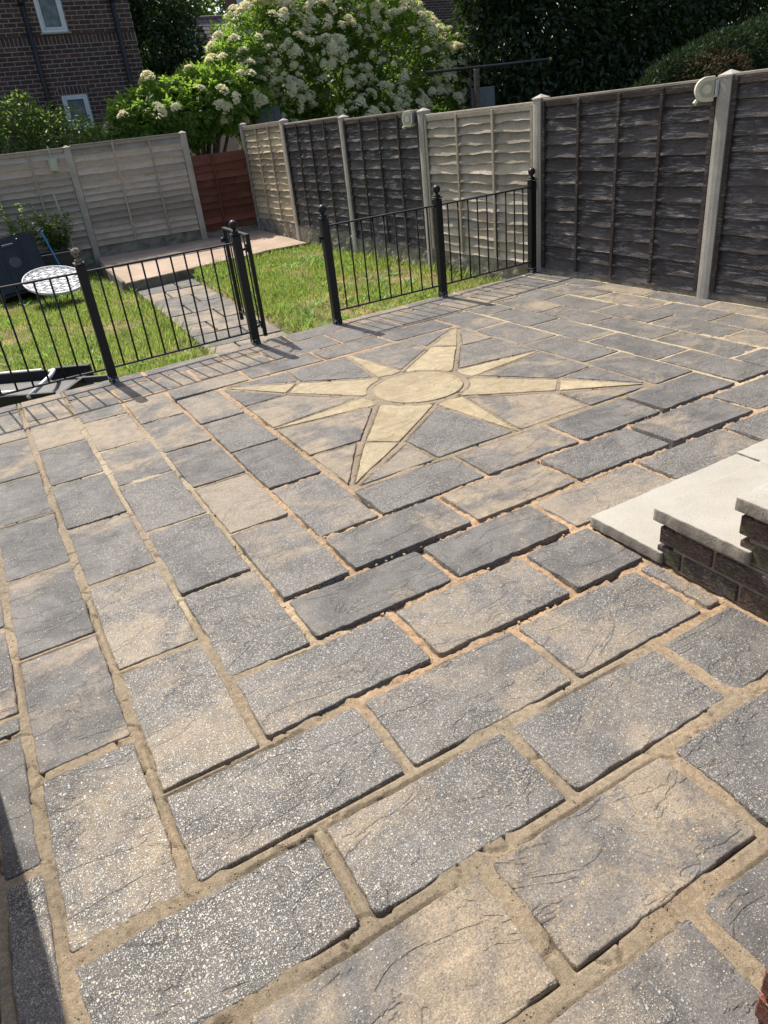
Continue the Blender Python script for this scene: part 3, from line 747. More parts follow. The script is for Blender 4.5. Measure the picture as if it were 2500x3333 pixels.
def gravel_board(a, c, z0, z1, label, seed):
    a = Vector((a[0], a[1], 0)); c = Vector((c[0], c[1], 0)); d = c-a; L = d.length
    rr = random.Random(seed); nx, nz = 48, max(int((z1-z0)/.028), 3)
    vs_ = []; fs = []
    X, Zz = np.meshgrid(np.linspace(-L/2, L/2, nx+1), np.linspace(0, z1-z0, nz+1))
    dp = -.022-.022*(fbm(X*11+seed*7, Zz*17, seed, 3)-.4)
    dp = np.where((Zz < .012) | (Zz > z1-z0-.012), -.018, dp)
    vs_ = [(float(x), float(y), float(z)) for x, y, z in zip(X.ravel(), dp.ravel(), Zz.ravel())]
    for j in range(nz):
        for i in range(nx): fs.append((j*(nx+1)+i, j*(nx+1)+i+1, (j+1)*(nx+1)+i+1, (j+1)*(nx+1)+i))
    nb_ = len(vs_); vs_ += [(-L/2, .025, 0), (L/2, .025, 0), (L/2, .025, z1-z0), (-L/2, .025, z1-z0)]
    fs += [(nb_+1, nb_, nb_+3, nb_+2)]
    tp = [nz*(nx+1)+i for i in range(nx+1)]; fs.append(tuple(tp+[nb_+2, nb_+3]))
    fs.append(tuple([i*(nx+1) for i in range(nz, -1, -1)]+[nb_, nb_+3])); fs.append(tuple([i*(nx+1)+nx for i in range(nz+1)]+[nb_+2, nb_+1]))
    o = mobj('gravel_board', vs_, fs, M['gravelboard'], None, ((a.x+c.x)/2, (a.y+c.y)/2, z0)); o.rotation_euler = (0, 0, math.atan2(d.y, d.x))
    return tag(o, label, 'gravel board', 'concrete gravel boards under the fences')
FX = 3.742
# side fence: posts from nearest to farthest, y = -v
PY = [-2.88, -.915, 1.045, 3.02, 5.015, 7.07, 8.95]
PT = [1.53, 1.54, 1.54, 1.555, 1.60, 1.665, 1.70]
PZ = [-.1, -.1, -.1, -.33, -.33, -.33, -.30]
PLb = [None, 'concrete fence post carrying the cream reel at the right', 'concrete fence post behind the end railing post by the patio corner',
       'concrete fence post carrying the far cream reel between dark and pale panels', 'concrete fence post between the two dark panels behind the lawn',
       'concrete fence post between the golden panel and a dark panel', 'mossy concrete corner post between red panel and golden panel']
PLb[0] = 'nearest concrete fence post beyond the right edge of the photo'
for y, zt, zb, lb in zip(PY, PT, PZ, PLb): fence_post(FX, y, zb, zt, rad(-90), lb)
# boards face -x : panel local -y must point to -x -> direction from far to near reversed
def side(i, z0, z1, *a, **k): return fence_panel((FX-.004, PY[i+1]-.058), (FX-.004, PY[i]+.058), z0, z1, *a, **k)
GP = 'fence panels along the right side'
side(0, .05, 1.50, M['wood_dark'], M['wood_batten_dark'], 13, (.27, .52, .77), 'dark stained lap fence panel at the right edge, nearest the steps', GP, 1, wav=.007, cap=True)
side(1, .04, 1.485, M['wood_dark'], M['wood_batten_dark'], 13, (.26, .50, .74), 'wide dark stained lap fence panel right of the railing end post', GP, 2, wav=.007)
side(2, .06, 1.47, M['wood_light'], M['wood_batten_light'], 15, (.34, .67), 'pale bleached lap fence panel behind the right railing section', GP, 3, wav=.010, edge=True, capmat=M['wood_batten_grey'])
side(3, .05, 1.53, M['wood_dark'], M['wood_batten_dark'], 13, (.25, .50, .75), 'dark lap fence panel left of the far cream reel', GP, 4, wav=.007)
side(4, .10, 1.575, M['wood_dark'], M['wood_batten_dark'], 13, (.25, .50, .75), 'dark lap fence panel next to the golden far panel', GP, 5, wav=.010)
side(5, .14, 1.62, M['wood_tan'], M['wood_batten_light'], 15, (.36, .68), 'golden brown lap fence panel next to the red panel', GP, 6, wav=.010)
gl = ['rough concrete gravel board under the nearest dark panel', 'rough concrete gravel board under the wide dark panel', 'rock faced gravel board under the pale bleached panel', 'rock faced gravel board under the dark panel by the far reel', 'rock faced gravel board under the dark panel next to golden panel', 'rock faced gravel board under the golden panel']
for i in range(6):
    gravel_board((FX-.004, PY[i+1]-.056), (FX-.004, PY[i]+.056), -.12 if i < 2 else -.34, (.045, .035, .05, .045, .09, .13)[i], gl[i], 20+i)
# back fence
BY = 8.93
for x, zt, lb in ((2.635, 1.675, 'mossy concrete post between the red panel and the grey back fence'), (.73, 1.655, 'concrete post in the grey back fence beside the hanging pot'), (-1.18, 1.64, 'concrete post of the back fence behind the black bin')):
    fence_post(x, BY, -.30, zt, 0, lb)
GB = 'fence panels along the back'
fence_panel((2.69, BY), (3.685, BY), .05, 1.275, M['wood_red'], M['wood_red'], 10, (.36,), 'low red brown lap panel in the far corner', GB, 7, cap=False, wav=.007, edge=False, deepn=.010)
fence_panel((.786, BY), (2.578, BY), .11, 1.635, M['wood_grey'], M['wood_batten_grey'], 15, (.36, .70), 'grey lap fence panel left of the red panel', GB, 8, wav=.005, edge=False, deepn=.020)
fence_panel((-1.124, BY), (.674, BY), .11, 1.615, M['wood_grey'], M['wood_batten_grey'], 15, (.36, .70), 'grey lap fence panel with the hanging pot', GB, 9, wav=.005, edge=False, deepn=.020)
fence_panel((-3.03, BY), (-1.236, BY), .11, 1.60, M['wood_grey'], M['wood_batten_grey'], 15, (.36, .70), 'grey lap fence panel beyond the left edge of the photo', GB, 10, wav=.005, edge=False, deepn=.020)
for a_, c_, lb in ((2.69, 3.685, 'concrete gravel board under the red panel'), (.786, 2.578, 'concrete gravel board under the grey panel left of the red one'), (-1.124, .674, 'concrete gravel board under the panel with the pot'), (-3.03, -1.236, 'concrete gravel board under the leftmost grey panel')):
    gravel_board((a_, BY), (c_, BY), -.32, .105 if a_ < 2.6 else .06, lb, int(40+a_*3))

# ------------------------------------------------------------------ garden ground
def pathR(v): return 1.331+(-2.082-v)*.0622 if True else 0
def pathL(v): return .512+(-2.106-v)*.0499
def lawn_z(x, y):
    v = -y; right = sig(x-(1.331+(-2.082-v)*.0622)-.03, .012)
    return -.285+.075*right+.022*(fbm(x*2.2, y*2.2, 5, 3)-.5)+.018*(fbm(x*9, y*9, 15, 2)-.5)
nx, ny = 200, 220
X, Y = np.meshgrid(np.linspace(-5.0, 3.72, nx), np.linspace(.80, 8.92, ny))
Zl = lawn_z(X, Y)
onpath = (X > pathL(-Y)-.02) & (X < pathR(-Y)+.012); Zl = np.where(onpath, -.335, Zl)
Zl = np.where(Y < e_edge(X)*-1+.02, -.30, Zl)
vid = np.arange(nx*ny).reshape(ny, nx)
fa = np.stack([vid[:-1, :-1].ravel(), vid[:-1, 1:].ravel(), vid[1:, 1:].ravel(), vid[1:, :-1].ravel()], 1)
me = np_mesh('lawn', np.stack([X.ravel(), Y.ravel(), Zl.ravel()], 1), fa, M['lawn'])
lawn = inst('lawn', me); tag(lawn, 'patchy lawn below the patio edge', 'lawn', kind='structure')
gm_ = MB().add([(-150, -150, -.42), (150, -150, -.42), (150, 250, -.42), (-150, 250, -.42)], [(0, 1, 2, 3)]).build('ground', M['ground'])
tag(gm_, 'ground of the neighbouring gardens', 'ground', kind='structure')
# pad
fl = lambda u: -6.10-.165*(u-.593)
pad_poly = [(.593, 6.137), (2.858, 6.64), (3.70, 6.66), (3.70, 8.905), (.745, 8.905), (.70, 8.64)]
vs_ = []
n = len(pad_poly)
for x, y in pad_poly: vs_.append((x, y, -.17+(y-6.2)*.038))
for x, y in pad_poly: vs_.append((x, y, -.40))
pad = mobj('concrete_pad', vs_, [tuple(range(n))]+[(i, n+i, n+(i+1) % n, (i+1) % n) for i in range(n)], M['pad']); tag(pad, 'pinkish concrete base at the far end of the lawn', 'pad', kind='structure')
pe = MB()
for i in (0, 1): 
    a = Vector(pad_poly[i]); c = Vector(pad_poly[i+1]); d = c-a; L = d.length; mid = (a+c)/2
    pe.box((mid.x+.010, mid.y-.012, -.242+(mid.y-6.2)*.03), (L+.02, .05, .20), Matrix.Rotation(math.atan2(d.y, d.x), 3, 'Z'), .01)
a = Vector(pad_poly[5]); c = Vector(pad_poly[0]); d = c-a; mid = (a+c)/2
pe.box((mid.x-.012, mid.y, -.225), (d.length, .05, .23), Matrix.Rotation(math.atan2(d.y, d.x), 3, 'Z'), .01)
pe.build('kerb', M['pad_side'], pad)
# path of slabs
path = MB().add([(pathL(-.9)-.03, .9, -.315), (pathR(-.9)+.03, .9, -.315), (pathR(-6.3)+.03, 6.3, -.315), (pathL(-6.3)-.03, 6.3, -.315)], [(0, 1, 2, 3)]).build('garden_path', M['soil'])
tag(path, 'grey slab path leading from the gate to the concrete base', 'path', kind='structure')
yy = 1.0; k = 0
while yy < 6.25:
    y1 = min(yy+.575, 6.36); sp = .36 if k % 2 else .64
    for (fa0, fa1) in ((0, sp), (sp, 1)):
        q = []
        for y, f in ((yy, fa0), (yy, fa1), (y1, fa1), (y1, fa0)):
            x = pathL(-y)+(pathR(-y)-pathL(-y))*f; q.append((x+(.013 if f == fa0 else -.013), -(y+(.013 if y == yy else -.013))))
        zz = -.268+rp.uniform(-.004, .004)
        me, loc = slab_mesh('paving_slab', q, M['slab'], rp, 0, rp.uniform(-.01, .01), rp.uniform(-.01, .01))
        o = inst('paving_slab', me, path, (loc[0], loc[1], zz)); o.color = (rp.choice((.35, .5, .6, .7)), rp.uniform(.1, .5), .5, 1)
    yy = y1+.004; k += 1

# leaf builders -------------------------------------------------------------
def leaves_mesh(name, P_, dirs, nrm, L, Wd, mat, fold=.25):
    """folded diamond leaves: P_ base points, dirs unit axis, nrm unit normal"""
    n = len(P_); L = np.broadcast_to(L, (n,))[:, None]; Wd = np.broadcast_to(Wd, (n,))[:, None]
    side_ = np.cross(dirs, nrm); side_ /= np.linalg.norm(side_, axis=1, keepdims=True)+1e-9
    mid = P_+dirs*L*.42
    a = P_; t = P_+dirs*L-nrm*L*.10
    l = mid+side_*Wd*.5+nrm*Wd*fold*.5; r_ = mid-side_*Wd*.5+nrm*Wd*fold*.5
    vs_ = np.stack([a, l, t, r_], 1).reshape(-1, 3)
    i = np.arange(n)*4
    tr = np.concatenate([np.stack([i, i+2, i+1], 1), np.stack([i, i+3, i+2], 1)])
    return np_mesh(name, vs_, tr, mat)
def unit(a): return a/(np.linalg.norm(a, axis=1, keepdims=True)+1e-9)
def crown_points(lobes, n, rs, shell=.45, lump=.22):
    """points in the outer shell of a union of ellipsoids, pushed in and out by noise"""
    w_ = np.array([(l[3]*l[4]+l[4]*l[5]+l[3]*l[5]) for l in lobes]); w_ = w_/w_.sum()
    P_ = []; O = []; tot = 0
    while tot < n:
        k = rs.choice(len(lobes), n, p=w_); C = np.array(lobes)[k]
        d = unit(rs.normal(size=(n, 3)))
        nz = fbm(d[:, 0]*2.6+k*7+d[:, 2]*1.9, d[:, 1]*2.6+d[:, 2]*2.2+k*3, 8, 3)
        rad_ = (1-shell*rs.random(n)**1.6)*(1-lump+2*lump*nz)
        p = C[:, :3]+d*C[:, 3:6]*rad_[:, None]
        ok = np.ones(n, bool)
        for l in lobes:
            q = (p-np.array(l[:3]))/np.array(l[3:6]); ok &= (np.sum(q*q, 1) > (1-shell)**2*.8)
        P_.append(p[ok]); O.append(unit(d/C[:, 3:6])[ok]); tot += ok.sum()
    return np.concatenate(P_)[:n], np.concatenate(O)[:n]
def simple_crown(name, lobes, n, L, Wd, mat, seed, parent, droop=-.2, up=.5, shell=.45, lump=.22, zmin=-.3, jit=.8):
    rs = np.random.RandomState(seed); P_, O = crown_points(lobes, n, rs, shell, lump)
    P_ = P_[P_[:, 2] > zmin] if zmin is not None else P_
    O = O[:len(P_)]
    n = len(P_)
    dirs = unit(O*.7+rs.normal(size=(n, 3))*jit+np.array([0, 0, droop]))
    nr = unit(np.array([0, 0, up])+O*.6+rs.normal(size=(n, 3))*.5); nr = unit(nr-dirs*np.sum(nr*dirs, 1, keepdims=True))
    me = leaves_mesh(name, P_, dirs, nr, L*(.65+.7*rs.random(n)), Wd*(.65+.7*rs.random(n)), mat)
    return inst(name, me, parent)
def limbs(root, lobes, base, r0, seed, per=3, trunk_h=.8):
    rr = random.Random(seed); m = MB(); base = Vector(base)
    fork = base+Vector((rr.uniform(-.1, .1), rr.uniform(-.1, .1), trunk_h))
    MB().tube([base, base.lerp(fork, .5)+Vector((rr.uniform(-.04, .04), 0, 0)), fork], [r0, r0*.85, r0*.7], 9).build('trunk', M['bark'], root, smooth=True)
    for l in lobes:
        for k in range(per):
            e = Vector(l[:3])+Vector((rr.uniform(-.6, .6)*l[3], rr.uniform(-.6, .6)*l[4], rr.uniform(-.3, .7)*l[5]))
            mid = fork.lerp(e, .5)+Vector((rr.uniform(-.2, .2), rr.uniform(-.2, .2), .12*(e-fork).length))
            m.tube([fork, mid, e], [r0*.5, r0*.28, r0*.08], 6)
    m.build('branches', M['bark'], root, smooth=True)

# elder -------------------------------------------------------------------
elder_lobes = [(5.35, 11.1, 2.6, 1.15, 1.0, 1.15), (6.6, 11.3, 2.55, 1.4, 1.2, 1.35), (8.1, 11.3, 2.45, 1.4, 1.2, 1.3), (9.3, 11.2, 2.05, 1.0, .9, 1.0),
               (6.2, 11.5, 3.4, 1.1, 1.0, .8), (7.7, 11.4, 3.45, 1.2, 1.0, .85), (5.2, 10.9, 1.6, .9, .7, .8), (7.2, 10.8, 1.5, 1.7, .8, .8), (8.9, 10.9, 1.35, 1.0, .8, .8)]
elder_left = [(3.9, 10.3, 2.15, .85, .8, .55), (2.95, 10.2, 1.95, .75, .7, .55), (2.25, 10.15, 1.85, .55, .6, .45), (4.5, 10.6, 2.7, .5, .6, .5), (3.45, 10.4, 2.3, .5, .5, .3)]
def elder(name, lobes, n, seed, base, label, nfl, flo, nx_=0):
    rs = np.random.RandomState(seed); root = empty(name, (base[0], base[1], -.42))
    tag(root, label, 'shrub', 'flowering elder shrubs behind the fence')
    off = np.array([base[0], base[1], -.42])
    ll = [tuple(np.array(l[:3])-off)+tuple(l[3:]) for l in lobes]
    P_, O = crown_points(ll, n, rs, .42, .20)
    ax = unit(O*.8+rs.normal(size=(n, 3))*.55+np.array([0, 0, -.05]))
    nr = unit(np.array([0, 0, .8])+O*.5+rs.normal(size=(n, 3))*.35); nr = unit(nr-ax*np.sum(nr*ax, 1, keepdims=True))
    sd = np.cross(ax, nr); Ls = .09*(.7+.6*rs.random(n))
    BP, BD, BN, BL = [], [], [], []
    for f, s in ((.35, 1), (.35, -1), (.8, 1), (.8, -1), (1.1, 0)):
        BP.append(P_+ax*(Ls*f)[:, None]); BD.append(unit(ax*(.55 if s else 1)+sd*s*.9+rs.normal(size=(n, 3))*.12-np.array([0, 0, .15]))); BN.append(nr); BL.append(Ls*1.05)
    me = leaves_mesh('crown', np.concatenate(BP), np.concatenate(BD), np.concatenate(BN), np.concatenate(BL), np.concatenate(BL)*.46, M['leaf_elder_dark'] if nfl > 100 else M['leaf_elder'])
    inst('crown', me, root)
    limbs(root, ll, (0, 0, 0), .09, seed, 3, .7)
    # flower heads: flat domes of tiny florets
    P2, O2 = crown_points(ll, 14000, rs, .05, .20)
    cam_ = np.array([-1.19, -4.72, 1.49])-off
    vd = unit(cam_-P2); keep_ = (np.sum(O2*vd, 1) > .05)
    P2, O2 = P2[keep_], O2[keep_]
    ins = np.ones(len(P2), bool)
    for l in ll:
        q = (P2-np.array(l[:3]))/np.array(l[3:6]); ins &= np.sum(q*q, 1) > .86
    P2, O2 = P2[ins], O2[ins]
    ok = flo(P2+off, rs); P3, O3 = P2[ok][nfl:nfl+nx_], O2[ok][nfl:nfl+nx_]; P2, O2 = P2[ok][:nfl], O2[ok][:nfl]
    for p, o_ in zip(P2, O2):
        nn = Vector(o_*.62+np.array([0, 0, .75])+rs.normal(size=3)*.28).normalized()
        q = nn.to_track_quat('Z', 'Y').to_euler(); s = 1.55+.95*rs.random()
        inst('flower_head', FLW[rs.randint(len(FLW))], root, Vector(p)+nn*.12+Vector(unit((cam_-p)[None])[0])*.06, q, (s, s*(.85+.3*rs.random()), s))
    VV_, FF_, nb = [], [], 0
    for p, o_ in zip(P3, O3):
        nn = Vector(o_*.62+np.array([0, 0, .75])+rs.normal(size=3)*.28).normalized(); me = FLW[rs.randint(len(FLW))]
        c_ = np.empty(len(me.vertices)*3, np.float32); me.vertices.foreach_get('co', c_); Rm = np.array(nn.to_track_quat('Z', 'Y').to_matrix())
        f_ = np.empty(len(me.polygons)*3, np.int32); me.loops.foreach_get('vertex_index', f_)
        VV_.append((c_.reshape(-1, 3)*(.95+.7*rs.random())) @ Rm.T+p+np.array(nn)*.07); FF_.append(f_.reshape(-1, 3)+nb); nb += len(me.vertices)
    if VV_:
        o = inst('small_flower_heads', np_mesh('small_flower_heads', np.concatenate(VV_), np.concatenate(FF_), M['flower']), root); o['kind'] = 'stuff'
    return root
FLW = []
for k in range(5):
    rs = np.random.RandomState(50+k); n = 170
    nlob = 5; a = rs.random(nlob)*6.28; lc = np.stack([np.cos(a)*.038, np.sin(a)*.038], 1)*(.3+.7*rs.random((nlob, 1)))
    w_ = rs.randint(nlob, size=n); rr_2 = .036*np.sqrt(rs.random(n)); t = rs.random(n)*6.28
    x = lc[w_, 0]+rr_2*np.cos(t); y = lc[w_, 1]+rr_2*np.sin(t); z = .030-((x-lc[w_, 0])**2+(y-lc[w_, 1])**2)*14-(x*x+y*y)*5+rs.normal(size=n)*.003
    d_ = unit(rs.normal(size=(n, 3))*[1, 1, .3]); N_ = unit(np.stack([x*6, y*6, np.ones(n)], 1)+rs.normal(size=(n, 3))*.3); N_ = unit(N_-d_*np.sum(N_*d_, 1, keepdims=True))
    P_ = np.stack([x, y, z], 1)
    FLW.append(leaves_mesh('flower_head', P_-d_*.008, d_, N_, .018, .016, M['flower'], .1))
def fl_right(p, rs): return rs.random(len(p)) < np.clip(.35+.75*(fbm(p[:, 0]*1.1, p[:, 2]*1.3, 4, 2)), 0, 1)
def fl_left(p, rs): return (p[:, 2] > 1.7) & (rs.random(len(p)) < .9)
elder('elder_shrub', elder_lobes, 11000, 3, (7.0, 11.4), 'large elder shrub covered in creamy white flower heads', 300, fl_right, 420)
elder('elder_shrub', elder_left, 4200, 4, (3.4, 10.5), 'leafy green elder shrub with few flowers behind the grey fence', 40, fl_left)

def bush(name, label, cat, lobes, n, L, Wd, mat, seed, group=None, r0=.06, **k):
    b0 = (float(np.mean([l[0] for l in lobes])), float(np.mean([l[1] for l in lobes])), -.42)
    root = empty(name, b0); tag(root, label, cat, group)
    ll = [(l[0]-b0[0], l[1]-b0[1], l[2]-b0[2])+tuple(l[3:]) for l in lobes]
    simple_crown('crown', ll, n, L, Wd, M[mat], seed, root, **k)
    limbs(root, ll, (0, 0, 0), r0, seed, 3, .6)
    return root
bush('privet_hedge', 'bushy small leaved hedge behind the grey back fence at the left', 'hedge',
     [(.0, 10.0, 1.75, .9, .6, .62), (.8, 9.95, 1.7, .7, .6, .55), (1.45, 9.95, 1.55, .6, .55, .40), (-.9, 10.0, 1.8, .9, .6, .65), (.3, 10.1, 2.1, .45, .5, .42), (.4, 9.9, 1.0, 1.6, .5, .7), (-1.9, 10.0, 1.8, .9, .6, .65)],
     22000, .062, .034, 'leaf_privet', 21, up=.6, shell=.5, jit=.9)
bush('laurel_tree', 'tall dark glossy laurel behind the pale fence panel', 'tree',
     [(-1.19+(x+1.19)*1.17, 10.3, 1.49+(z-1.49)*1.17, p*1.16, 1.1, q*1.16) for x, z, p, q in ((8.95, 2.3, 1.1, 1.5), (10.3, 2.9, 1.5, 1.9), (11.9, 3.0, 1.6, 2.1), (13.5, 3.1, 1.6, 2.1), (10.8, 1.2, 2.2, 1.3), (8.9, 4.0, 1.1, 1.2), (15.2, 3.2, 1.5, 2.2))],
     70000, .16, .075, 'leaf_laurel', 22, r0=.12, up=.4, shell=.6, jit=.8)
bush('conifer_hedge', 'clipped conifer hedge with a browned patch at the right', 'hedge',
     [(10.2, 5.6, .95, .7, .5, .7), (10.9, 5.6, 1.25, .85, .6, .70), (12.0, 5.7, 1.40, 1.1, .65, .86), (13.3, 5.8, 1.45, 1.2, .65, .95), (14.6, 5.8, 1.5, 1.2, .65, 1.0)],
     42000, .10, .032, 'leaf_conifer', 23, r0=.07, droop=.25, up=.3, shell=.22, lump=.10, jit=.75)
ch = [o for o in bpy.data.objects if o.name.startswith('conifer_hedge')][0]
rs = np.random.RandomState(9)
ll = [(10.95-ch.location.x, 5.55-ch.location.y, 1.38-ch.location.z, .72, .72, .52), (11.5-ch.location.x, 5.5-ch.location.y, 1.45-ch.location.z, .6, .72, .5)]
simple_crown('browned_patch', ll, 4200, .09, .026, M['leaf_conifer_brown'], 24, ch, droop=.2, shell=.12, lump=.10)
bush('garden_tree', 'dark green tree between the brick house and the tiled roof', 'tree',
     [(5.3, 19.5, 3.9, 1.1, 1.1, 1.4), (6.0, 19.3, 3.6, .9, 1.0, 1.1), (5.6, 19.6, 5.2, 1.2, 1.1, 1.0), (5.2, 19.5, 2.4, 1.2, 1.1, 1.2), (4.2, 19.6, 4.6, 1.0, 1.0, 1.5)],
     20000, .14, .07, 'leaf_tree', 25, r0=.14, shell=.5, lump=.28)
bush('far_tree', 'lighter tree in blossom behind the tiled roof', 'tree',
     [(9.5, 33, 6.6, 2.4, 1.6, 1.5), (12.5, 33, 6.9, 2.6, 1.6, 1.8), (6.6, 33.3, 7.0, 2.0, 1.6, 1.7), (9.5, 33, 4.4, 3.6, 1.6, 1.7)],
     16000, .24, .13, 'leaf_privet', 26, r0=.2, shell=.5, lump=.25)
# two shrubs by the bin and a few leafy stems
def small_shrub(label, x, y, z, r, n, seed, L=.06):
    root = empty('young_shrub', (x, y, -.29)); tag(root, label, 'shrub', 'young shrubs by the bin')
    rr = random.Random(seed); m = MB(); P_ = []; D_ = []
    for k in range(n):
        a = rr.uniform(0, 6.28); h = z*rr.uniform(.6, 1.05); q = r*rr.uniform(.3, 1.0)
        e = Vector((math.cos(a)*q, math.sin(a)*q*.6, h)); mid = Vector((e.x*.35, e.y*.35, h*.55))
        m.tube([(e.x*.1, e.y*.1, 0), mid, e], [.006, .0045, .002], 5)
        for s in range(26):
            t = rr.uniform(.35, 1.0); b_ = (mid.lerp(e, (t-.5)*2) if t > .5 else Vector((0, 0, 0)).lerp(mid, t*2))
            P_.append(b_+Vector((rr.uniform(-.03, .03), rr.uniform(-.03, .03), rr.uniform(-.03, .03)))); D_.append(Vector((rr.gauss(0, 1), rr.gauss(0, 1), rr.uniform(-.4, .6))).normalized())
    m.build('stems', M['bark'], root)
    P_ = np.array(P_); D_ = np.array(D_); rs = np.random.RandomState(seed); N_ = unit(np.array([0, 0, 1.])+rs.normal(size=P_.shape)*.4); N_ = unit(N_-D_*np.sum(N_*D_, 1, keepdims=True))
    inst('leaves', leaves_mesh('leaves', P_, D_, N_, L*(.6+.8*rs.random(len(P_))), L*.55, M['leaf_shrub']), root)
small_shrub('young yellow green shrub against the back fence behind the bin', -.38, 8.45, 1.22, .34, 40, 31, .07)
small_shrub('young green shrub between the blue handle and the white cane', .12, 8.5, 1.05, .42, 40, 32, .08)

# grass ----------------------------------------------------------------------
rs = np.random.RandomState(77)
def scatter(n, x0, x1, y0, y1):
    x = rs.uniform(x0, x1, n); y = rs.uniform(y0, y1, n); v = -y
    ok = (y > .905+.043*x+.01) & ~((x > pathL(v)-.03) & (x < pathR(v)+.02)) & ~((y > 6.12+.2*(x-.6)) & (x > .57))
    return x[ok], y[ok]
def blades(name, n, hmin, hmax, wd, mat, cond, lean=.5, x0=-1.9, x1=3.70):
    x, y = scatter(n, x0, x1, .85, 8.8); c = cond(x, y); x, y = x[c], y[c]; n = len(x)
    z = lawn_z(x, y)-.004; a = rs.uniform(0, 6.28, n); h = rs.uniform(hmin, hmax, n)*(.55+.9*fbm(x*2.3, y*2.3, 55, 2))
    P_ = np.stack([x, y, z], 1); d_ = unit(np.stack([np.cos(a)*lean*rs.random(n), np.sin(a)*lean*rs.random(n), np.ones(n)*.8], 1))
    N_ = np.stack([-np.sin(a), np.cos(a), np.zeros(n)], 1); N_ = np.cross(d_, N_); N_ = unit(N_)
    return leaves_mesh(name, P_, d_, N_, h, np.full(n, wd), mat, .3)
dry = lambda x, y: fbm(x*1.5+3, y*1.5, 66, 3)
gme = inst('grass', blades('grass', 150000, .03, .085, .0065, M['grass'], lambda x, y: rs.random(len(x)) > np.clip((dry(x, y)-.42)*5, 0, .88))); tag(gme, 'short green grass of the lawn', 'grass', kind='stuff')
sme = inst('dry_grass', blades('dry_grass', 90000, .015, .045, .006, M['straw'], lambda x, y: rs.random(len(x)) < np.clip((dry(x, y)-.38)*4.5, .06, .85), .9)); tag(sme, 'straw coloured dry grass in the lawn', 'grass', kind='stuff')
def near_edge(x, y):
    v = -y; d = np.minimum.reduce([np.abs(y-(.905+.043*x)), np.abs(x-pathR(v)), np.abs(x-pathL(v)), np.abs(x-3.70), np.abs(y-(6.0+.2*(x-.6)))+(x < .6)*9])
    return (rs.random(len(x)) < np.exp(-d/.06)) | (rs.random(len(x)) < .05*(fbm(x*1.7, y*1.7, 123, 2) > .55))
tme = inst('grass_tufts', blades('grass_tufts', 90000, .07, .17, .008, M['grass'], near_edge, .8)); tag(tme, 'longer grass tufts along the path and edges', 'grass', kind='stuff')
# broad weeds in clumps
x, y = scatter(900, -1.9, 3.6, 1.0, 8.0)
sel_ = fbm(x*1.1, y*1.1, 88, 2) > .47; x, y = x[sel_], y[sel_]
PP, DD = [], []
for xi, yi in zip(x, y):
    for k in range(rs.randint(5, 9)):
        a = rs.uniform(0, 6.28); PP.append((xi+.01*math.cos(a), yi+.01*math.sin(a), float(lawn_z(np.array([xi]), np.array([yi]))[0])+.004)); DD.append((math.cos(a), math.sin(a), rs.uniform(.35, 1.3)))
PP = np.array(PP); DD = unit(np.array(DD)); NN = unit(np.array([0, 0, 1.])-DD*DD[:, 2:3])
wme = inst('weeds', leaves_mesh('weeds', PP, DD, NN, rs.uniform(.05, .13, len(PP)), rs.uniform(.018, .035, len(PP)), M['weed'])); tag(wme, 'broad leaved weeds scattered through the lawn', 'weeds', kind='stuff')

# ------------------------------------------------------------------ garden things
# tipped lattice table
tb = empty('garden_table', (-.30, 6.28, -.285)); tag(tb, 'small white lattice top garden table with thin black legs on the lawn', 'table')
Rt = Matrix.Rotation(rad(3), 3, 'Y') @ Matrix.Rotation(rad(19), 3, 'X')
ctr = Vector((.04, .08, .33)); Rr = .40
def tp(x, y, z=0): return ctr+Rt @ Vector((x, y, z))
m = MB()
ring = [tp(Rr*math.cos(a), Rr*math.sin(a)) for a in [2*math.pi*i/48 for i in range(49)]]
m.tube(ring, .012, 7, False); ring = [tp(Rr*.985*math.cos(a), Rr*.985*math.sin(a), -.018) for a in [2*math.pi*i/48 for i in range(49)]]; m.tube(ring, .010, 6, False)
m.build('rim', M['white_paint'], tb, smooth=True)
disc = MB(); n = 48
disc.add([tp(Rr*.985*math.cos(2*math.pi*i/n), Rr*.985*math.sin(2*math.pi*i/n), -.012) for i in range(n)]+[tp(Rr*.985*math.cos(2*math.pi*i/n), Rr*.985*math.sin(2*math.pi*i/n), -.020) for i in range(n)],
         [tuple(range(n)), tuple(range(2*n-1, n-1, -1))]+[(i, n+i, n+(i+1) % n, (i+1) % n) for i in range(n)]).build('top_panel', M['white_paint'], tb)
lat = MB(); sp_ = .105
for ang in (0, 45, 90, 135):
    ca_, sa_ = math.cos(rad(ang)), math.sin(rad(ang)); st_ = sp_ if ang % 90 == 0 else sp_*math.sqrt(2)
    for k in range(-4, 5):
        o_ = k*st_
        if abs(o_) >= Rr-.02: continue
        hl = math.sqrt(Rr*Rr-o_*o_)-.005
        a = Vector((ca_*-hl-sa_*o_, sa_*-hl+ca_*o_)); c = Vector((ca_*hl-sa_*o_, sa_*hl+ca_*o_))
        lat.tube([tp(a.x, a.y, -.008), tp(c.x, c.y, -.008)], .010 if ang % 90 else .007, 6)
lat.build('lattice', M['white_paint'], tb)
for sx_ in (-.17, .17):
    for sy in (-1, 1):
        pts = [tp(sx_*1.0, sy*.12, -.02), Vector((sx_*1.15, .05+sy*.12, .24)), Vector((sx_*1.0, .04+sy*.19, .10)), Vector((sx_*.72, .02+sy*.27, .0))]
        MB().tube(pts, .009, 7).build('leg', M['iron'], tb)
